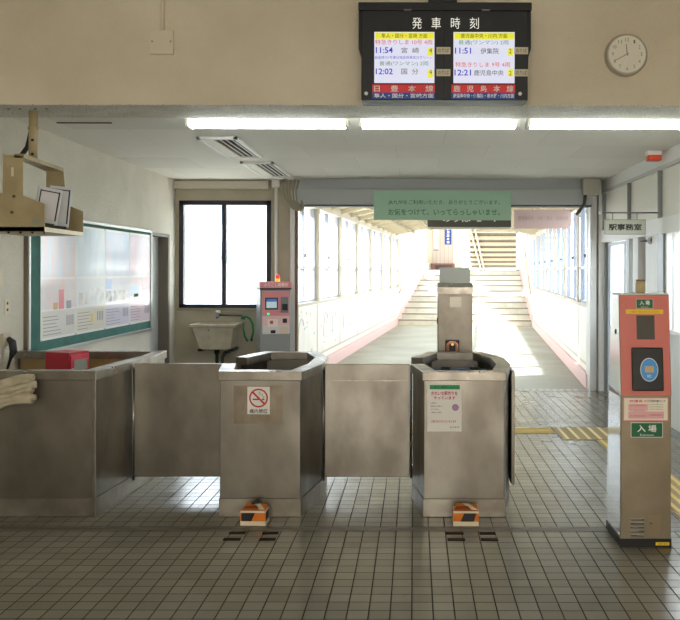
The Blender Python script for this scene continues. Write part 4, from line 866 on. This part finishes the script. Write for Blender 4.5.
# ---------------------------------------------------------------- signs over the passage
Yg = 11.05
t = thing('hanging_sign', 'pale green sign thanking passengers, fixed to the grey header', 'sign', (px(442, Yg), Yg, pz(205, Yg)))
gx = lambda x: px(x, Yg); gz = lambda y: pz(y, Yg)
m_ = MB().box(gx(373.5), gx(511), Yg, Yg+.03, gz(220), gz(190.5), P('sage_green', (150, 184, 158), .5), .003)
m_.text('JR九州をご利用いただき、ありがとうございます。', gx(444), gz(202.5), gx(499)-gx(387.5), gz(0)-gz(5.2), Yg-.0006, P('ink_dark_green', (38, 66, 52), .6))
m_.text('お気をつけて、いってらっしゃいませ。', gx(444), gz(212), gx(499)-gx(387.5), gz(0)-gz(6.6), Yg-.0006, P('ink_green', (24, 116, 66), .6), .012)
m_.build('sign_board', t, True)
for x in (395, 490): MB().box(gx(x), gx(x+2), Yg+.03, Yg+.06, gz(200), gz(192), alu).build('hanger', t, True)
Yq = 11.9
t = thing('platform_sign', 'dark grey platform number sign hanging behind the green sign', 'sign', (px(469, Yq), Yq, 2.3))
m_ = MB().box(px(427.5, Yq), px(511, Yq), Yq, Yq+.08, pz(227, Yq), pz(210, Yq), P('sign_brown_grey', (84, 80, 70), .5)).box(px(427.5, Yq), px(511.5, Yq), Yq-.005, Yq+.085, pz(229, Yq), pz(227, Yq), cream_p)
m_.text('のりば  2・4', px(469, Yq), pz(217.6, Yq), px(494, Yq)-px(440, Yq), pz(0, Yq)-pz(9, Yq), Yq-.001, W_, .02)
m_.build('sign_board', t, True)
for x in (435, 503): MB().cyl((px(x, Yq), Yq+.04, pz(211, Yq)), (px(x, Yq), Yq+.04, 2.95), .01, alu, 8).build('hanger', t, True)
Yr = 13.6
t = thing('hanging_board', 'faded pink hanging board with grey writing, right of the green sign', 'sign', (px(543, Yr), Yr, 2.4))
m_ = MB().box(px(513.8, Yr), px(571, Yr), Yr, Yr+.04, pz(228.5, Yr), pz(209.5, Yr), P('faded_pink', (176, 152, 150), .6), .003)
m_.text('鹿児島中央・川内・国分・宮崎方面', px(543, Yr), pz(218, Yr), px(568, Yr)-px(518, Yr), pz(0, Yr)-pz(4.2, Yr), Yr-.001, P('faded_grey', (142, 130, 134), .6), .01)
m_.build('sign_board', t, True)
for x in (520, 565): MB().cyl((px(x, Yr), Yr+.02, pz(210, Yr)), (px(x, Yr), Yr+.02, 2.80), .008, alu, 8).build('hanger', t, True)

# office sign on the right wall
Yo = 8.70; ox = lambda x: px(x, Yo); oz = lambda y: pz(y, Yo)
t = thing('office_sign', 'grey office sign hanging from a rod on the right wall', 'sign', (ox(625), Yo, oz(226)))
MB().tube([(ox(600), Yo, oz(212.3)), (XR, Yo, oz(212.3))], .008, post_m, 8).cyl((ox(600), Yo-.01, oz(212.3)), (ox(600), Yo+.01, oz(212.3)), .02, white_p, 12).build('rod', t, True)
for x in (612.5, 637): MB().cyl((ox(x), Yo, oz(212.3)), (ox(x), Yo, oz(219.5)), .005, post_m, 8).build('hanger', t, True)
m_ = MB().box(ox(604.2), ox(645.5), Yo-.012, Yo+.012, oz(234.3), oz(219), P('sign_frame_grey', (140, 142, 134), .4, .4), .003).box(ox(605), ox(644.7), Yo-.0128, Yo-.012, oz(233.5), oz(219.8), P('sign_sage_grey', (178, 180, 166), .6))
m_.text('駅事務室', ox(624.8), oz(226.8), ox(641)-ox(608), oz(0)-oz(6.8), Yo-.0135, K_, .03); m_.build('sign_board', t, True)
# camera on the wall
t = thing('security_camera', 'small chrome camera on an arm above the office door', 'camera', (XR, 9.1, 1.93))
MB().tube([(XR+.01, 9.1, pz(241, 9.1)), (px(640, 9.1), 9.1, pz(241, 9.1)), (px(650, 9.1), 9.1, pz(239.5, 9.1))], .010, post_m, 8).build('arm', t, True)
MB().cyl((px(651, 9.1), 9.02, pz(240, 9.1)), (px(651, 9.1), 9.12, pz(240, 9.1)), .045, alu, 16).build('body', t, True)
MB().cyl((px(651, 9.1), 9.015, pz(240, 9.1)), (px(651, 9.1), 9.02, pz(240, 9.1)), .03, black_p, 16).build('lens', t, True)

# ---------------------------------------------------------------- tactile paving
yl = P('tactile_yellow', (206, 178, 104), .6); yl2 = P('tactile_pale', (214, 196, 150), .6)
def bars(name, x0, x1, y0, y1, along, mat, label, n=4, group='tactile paving strips'):
    m_ = MB().box(x0, x1, y0, y1, 0, .003, P('tactile_base', (150, 130, 92), .7))
    if along == 'x':
        for k in range(n): y = y0+(k+.5)*(y1-y0)/n; m_.box(x0+.01, x1-.01, y-.016, y+.016, .003, .008, mat, .002)
    else:
        for k in range(n): x = x0+(k+.5)*(x1-x0)/n; m_.box(x-.016, x+.016, y0+.01, y1-.01, .003, .008, mat, .002)
    return tag(m_.build(name), label, 'tactile paving', group)
bars('tactile_strip', -1.5, 1.38, 8.33, 8.63, 'x', yl, 'yellow tactile strip crossing the floor behind the third gate booth')
bars('tactile_strip', 1.40, 2.32, 8.02, 8.64, 'y', yl2, 'pale yellow ribbed tactile square behind the entrance card reader', 9)
bars('tactile_strip', 1.71, 2.01, 1.0, 8.0, 'y', yl, 'yellow tactile strip running along the floor right of the card reader')
# threshold grate
m_ = MB()
for i in range(40):
    x = -1.5+i*.093; m_.box(x, x+.05, 11.30, 11.42, -.01, .004, alu)
m_.box(-1.52, 2.3, 11.29, 11.30, -.01, .005, alu).box(-1.52, 2.3, 11.42, 11.43, -.01, .005, alu)
tag(m_.build('drain_grate'), 'pale metal drain grate across the passage threshold', 'grate')

# ---------------------------------------------------------------- at the top of the stairs
t = thing('wall_poster', 'pink poster on the far wall at top of the stairs', 'poster', (px(435.7, YE), YE-.09, 3.0))
m_ = MB().box(px(433, YE), px(438.6, YE), YE-.10, YE-.085, pz(250.8, YE), pz(226, YE), P('poster_pink', (240, 190, 196), .6)).box(px(433.2, YE), px(438.4, YE), YE-.102, YE-.10, pz(250.6, YE), pz(249.5, YE), P('poster_teal', (40, 120, 120), .6)).box(px(433.8, YE), px(437, YE), YE-.102, YE-.10, pz(240, YE), pz(230, YE), P('poster_skin', (246, 224, 216), .6))
m_.build('poster_sheet', t, True)
m_ = MB().box(px(444.7, YE), px(451.3, YE), YE-.10, YE-.085, pz(244.6, YE), pz(227, YE), P('sign_blue', (28, 66, 150), .6))
for i, c in enumerate('鹿児島本線'): m_.text(c, px(448, YE), pz(229+i*3.3, YE), .13, .12, YE-.102, W_, .03)
tag(m_.build('blue_sign'), 'vertical blue sign with white writing on the far wall', 'sign')
tag(MB().box(px(431, YE-.3), px(454.5, YE-.3), YE-.5, YE-.1, 1.63, pz(263.4, YE-.3), P('bench_brown', (120, 84, 76), .7), .01).box(px(435, YE-.3), px(452, YE-.3), YE-.505, YE-.49, 1.68, 1.86, P('bench_dark', (70, 50, 50), .7)).build('planter_box'), 'low brown box against the far wall at top of the stairs', 'box')
def rail(pts, label):
    q = thing('handrail', label, 'handrail', tuple(cw(*pts[0])))
    w_ = [Vector(cw(*p)) for p in pts]
    MB().tube(w_, .022, P('rail_metal', (170, 150, 126), .4, .4), 8).build('rail', q, True)
    return q
rail([(.10, VS-.2, .95), (.10, VS+.1, 1.0), (.12, VS+4.1, 2.55), (.12, VS+5.4, 2.58)], 'sloping metal handrail on the left side of the far stairs')
rail([(UW-.08, VS-.2, .95), (UW-.08, VS+.1, 1.0), (UW-.08, VS+4.1, 2.55), (UW-.08, VS+5.4, 2.58)], 'sloping metal handrail on the right side of the far stairs')
# pale building outside the back window
t = thing('building', 'pale building seen through the back window', 'building', (-9, 42, 0))
MB().box(-13.5, -8.2, 42, 50, -.15, 5.4, P('outside_wall', (206, 212, 224), .8)).prism([(-14, 5.4), (-7.8, 5.4), (-7.8, 5.7), (-10.8, 6.8)], 41.6, 50.4, P('outside_roof', (150, 160, 176), .7), 'xz').build('walls', t, True)
for x in (-12.5, -11, -9.6):
    for z in (2.0, 3.9): MB().box(x, x+.9, 41.95, 42.0, z, z+1.0, P('outside_pane', (110, 130, 156), .3)).build('window', t, True)
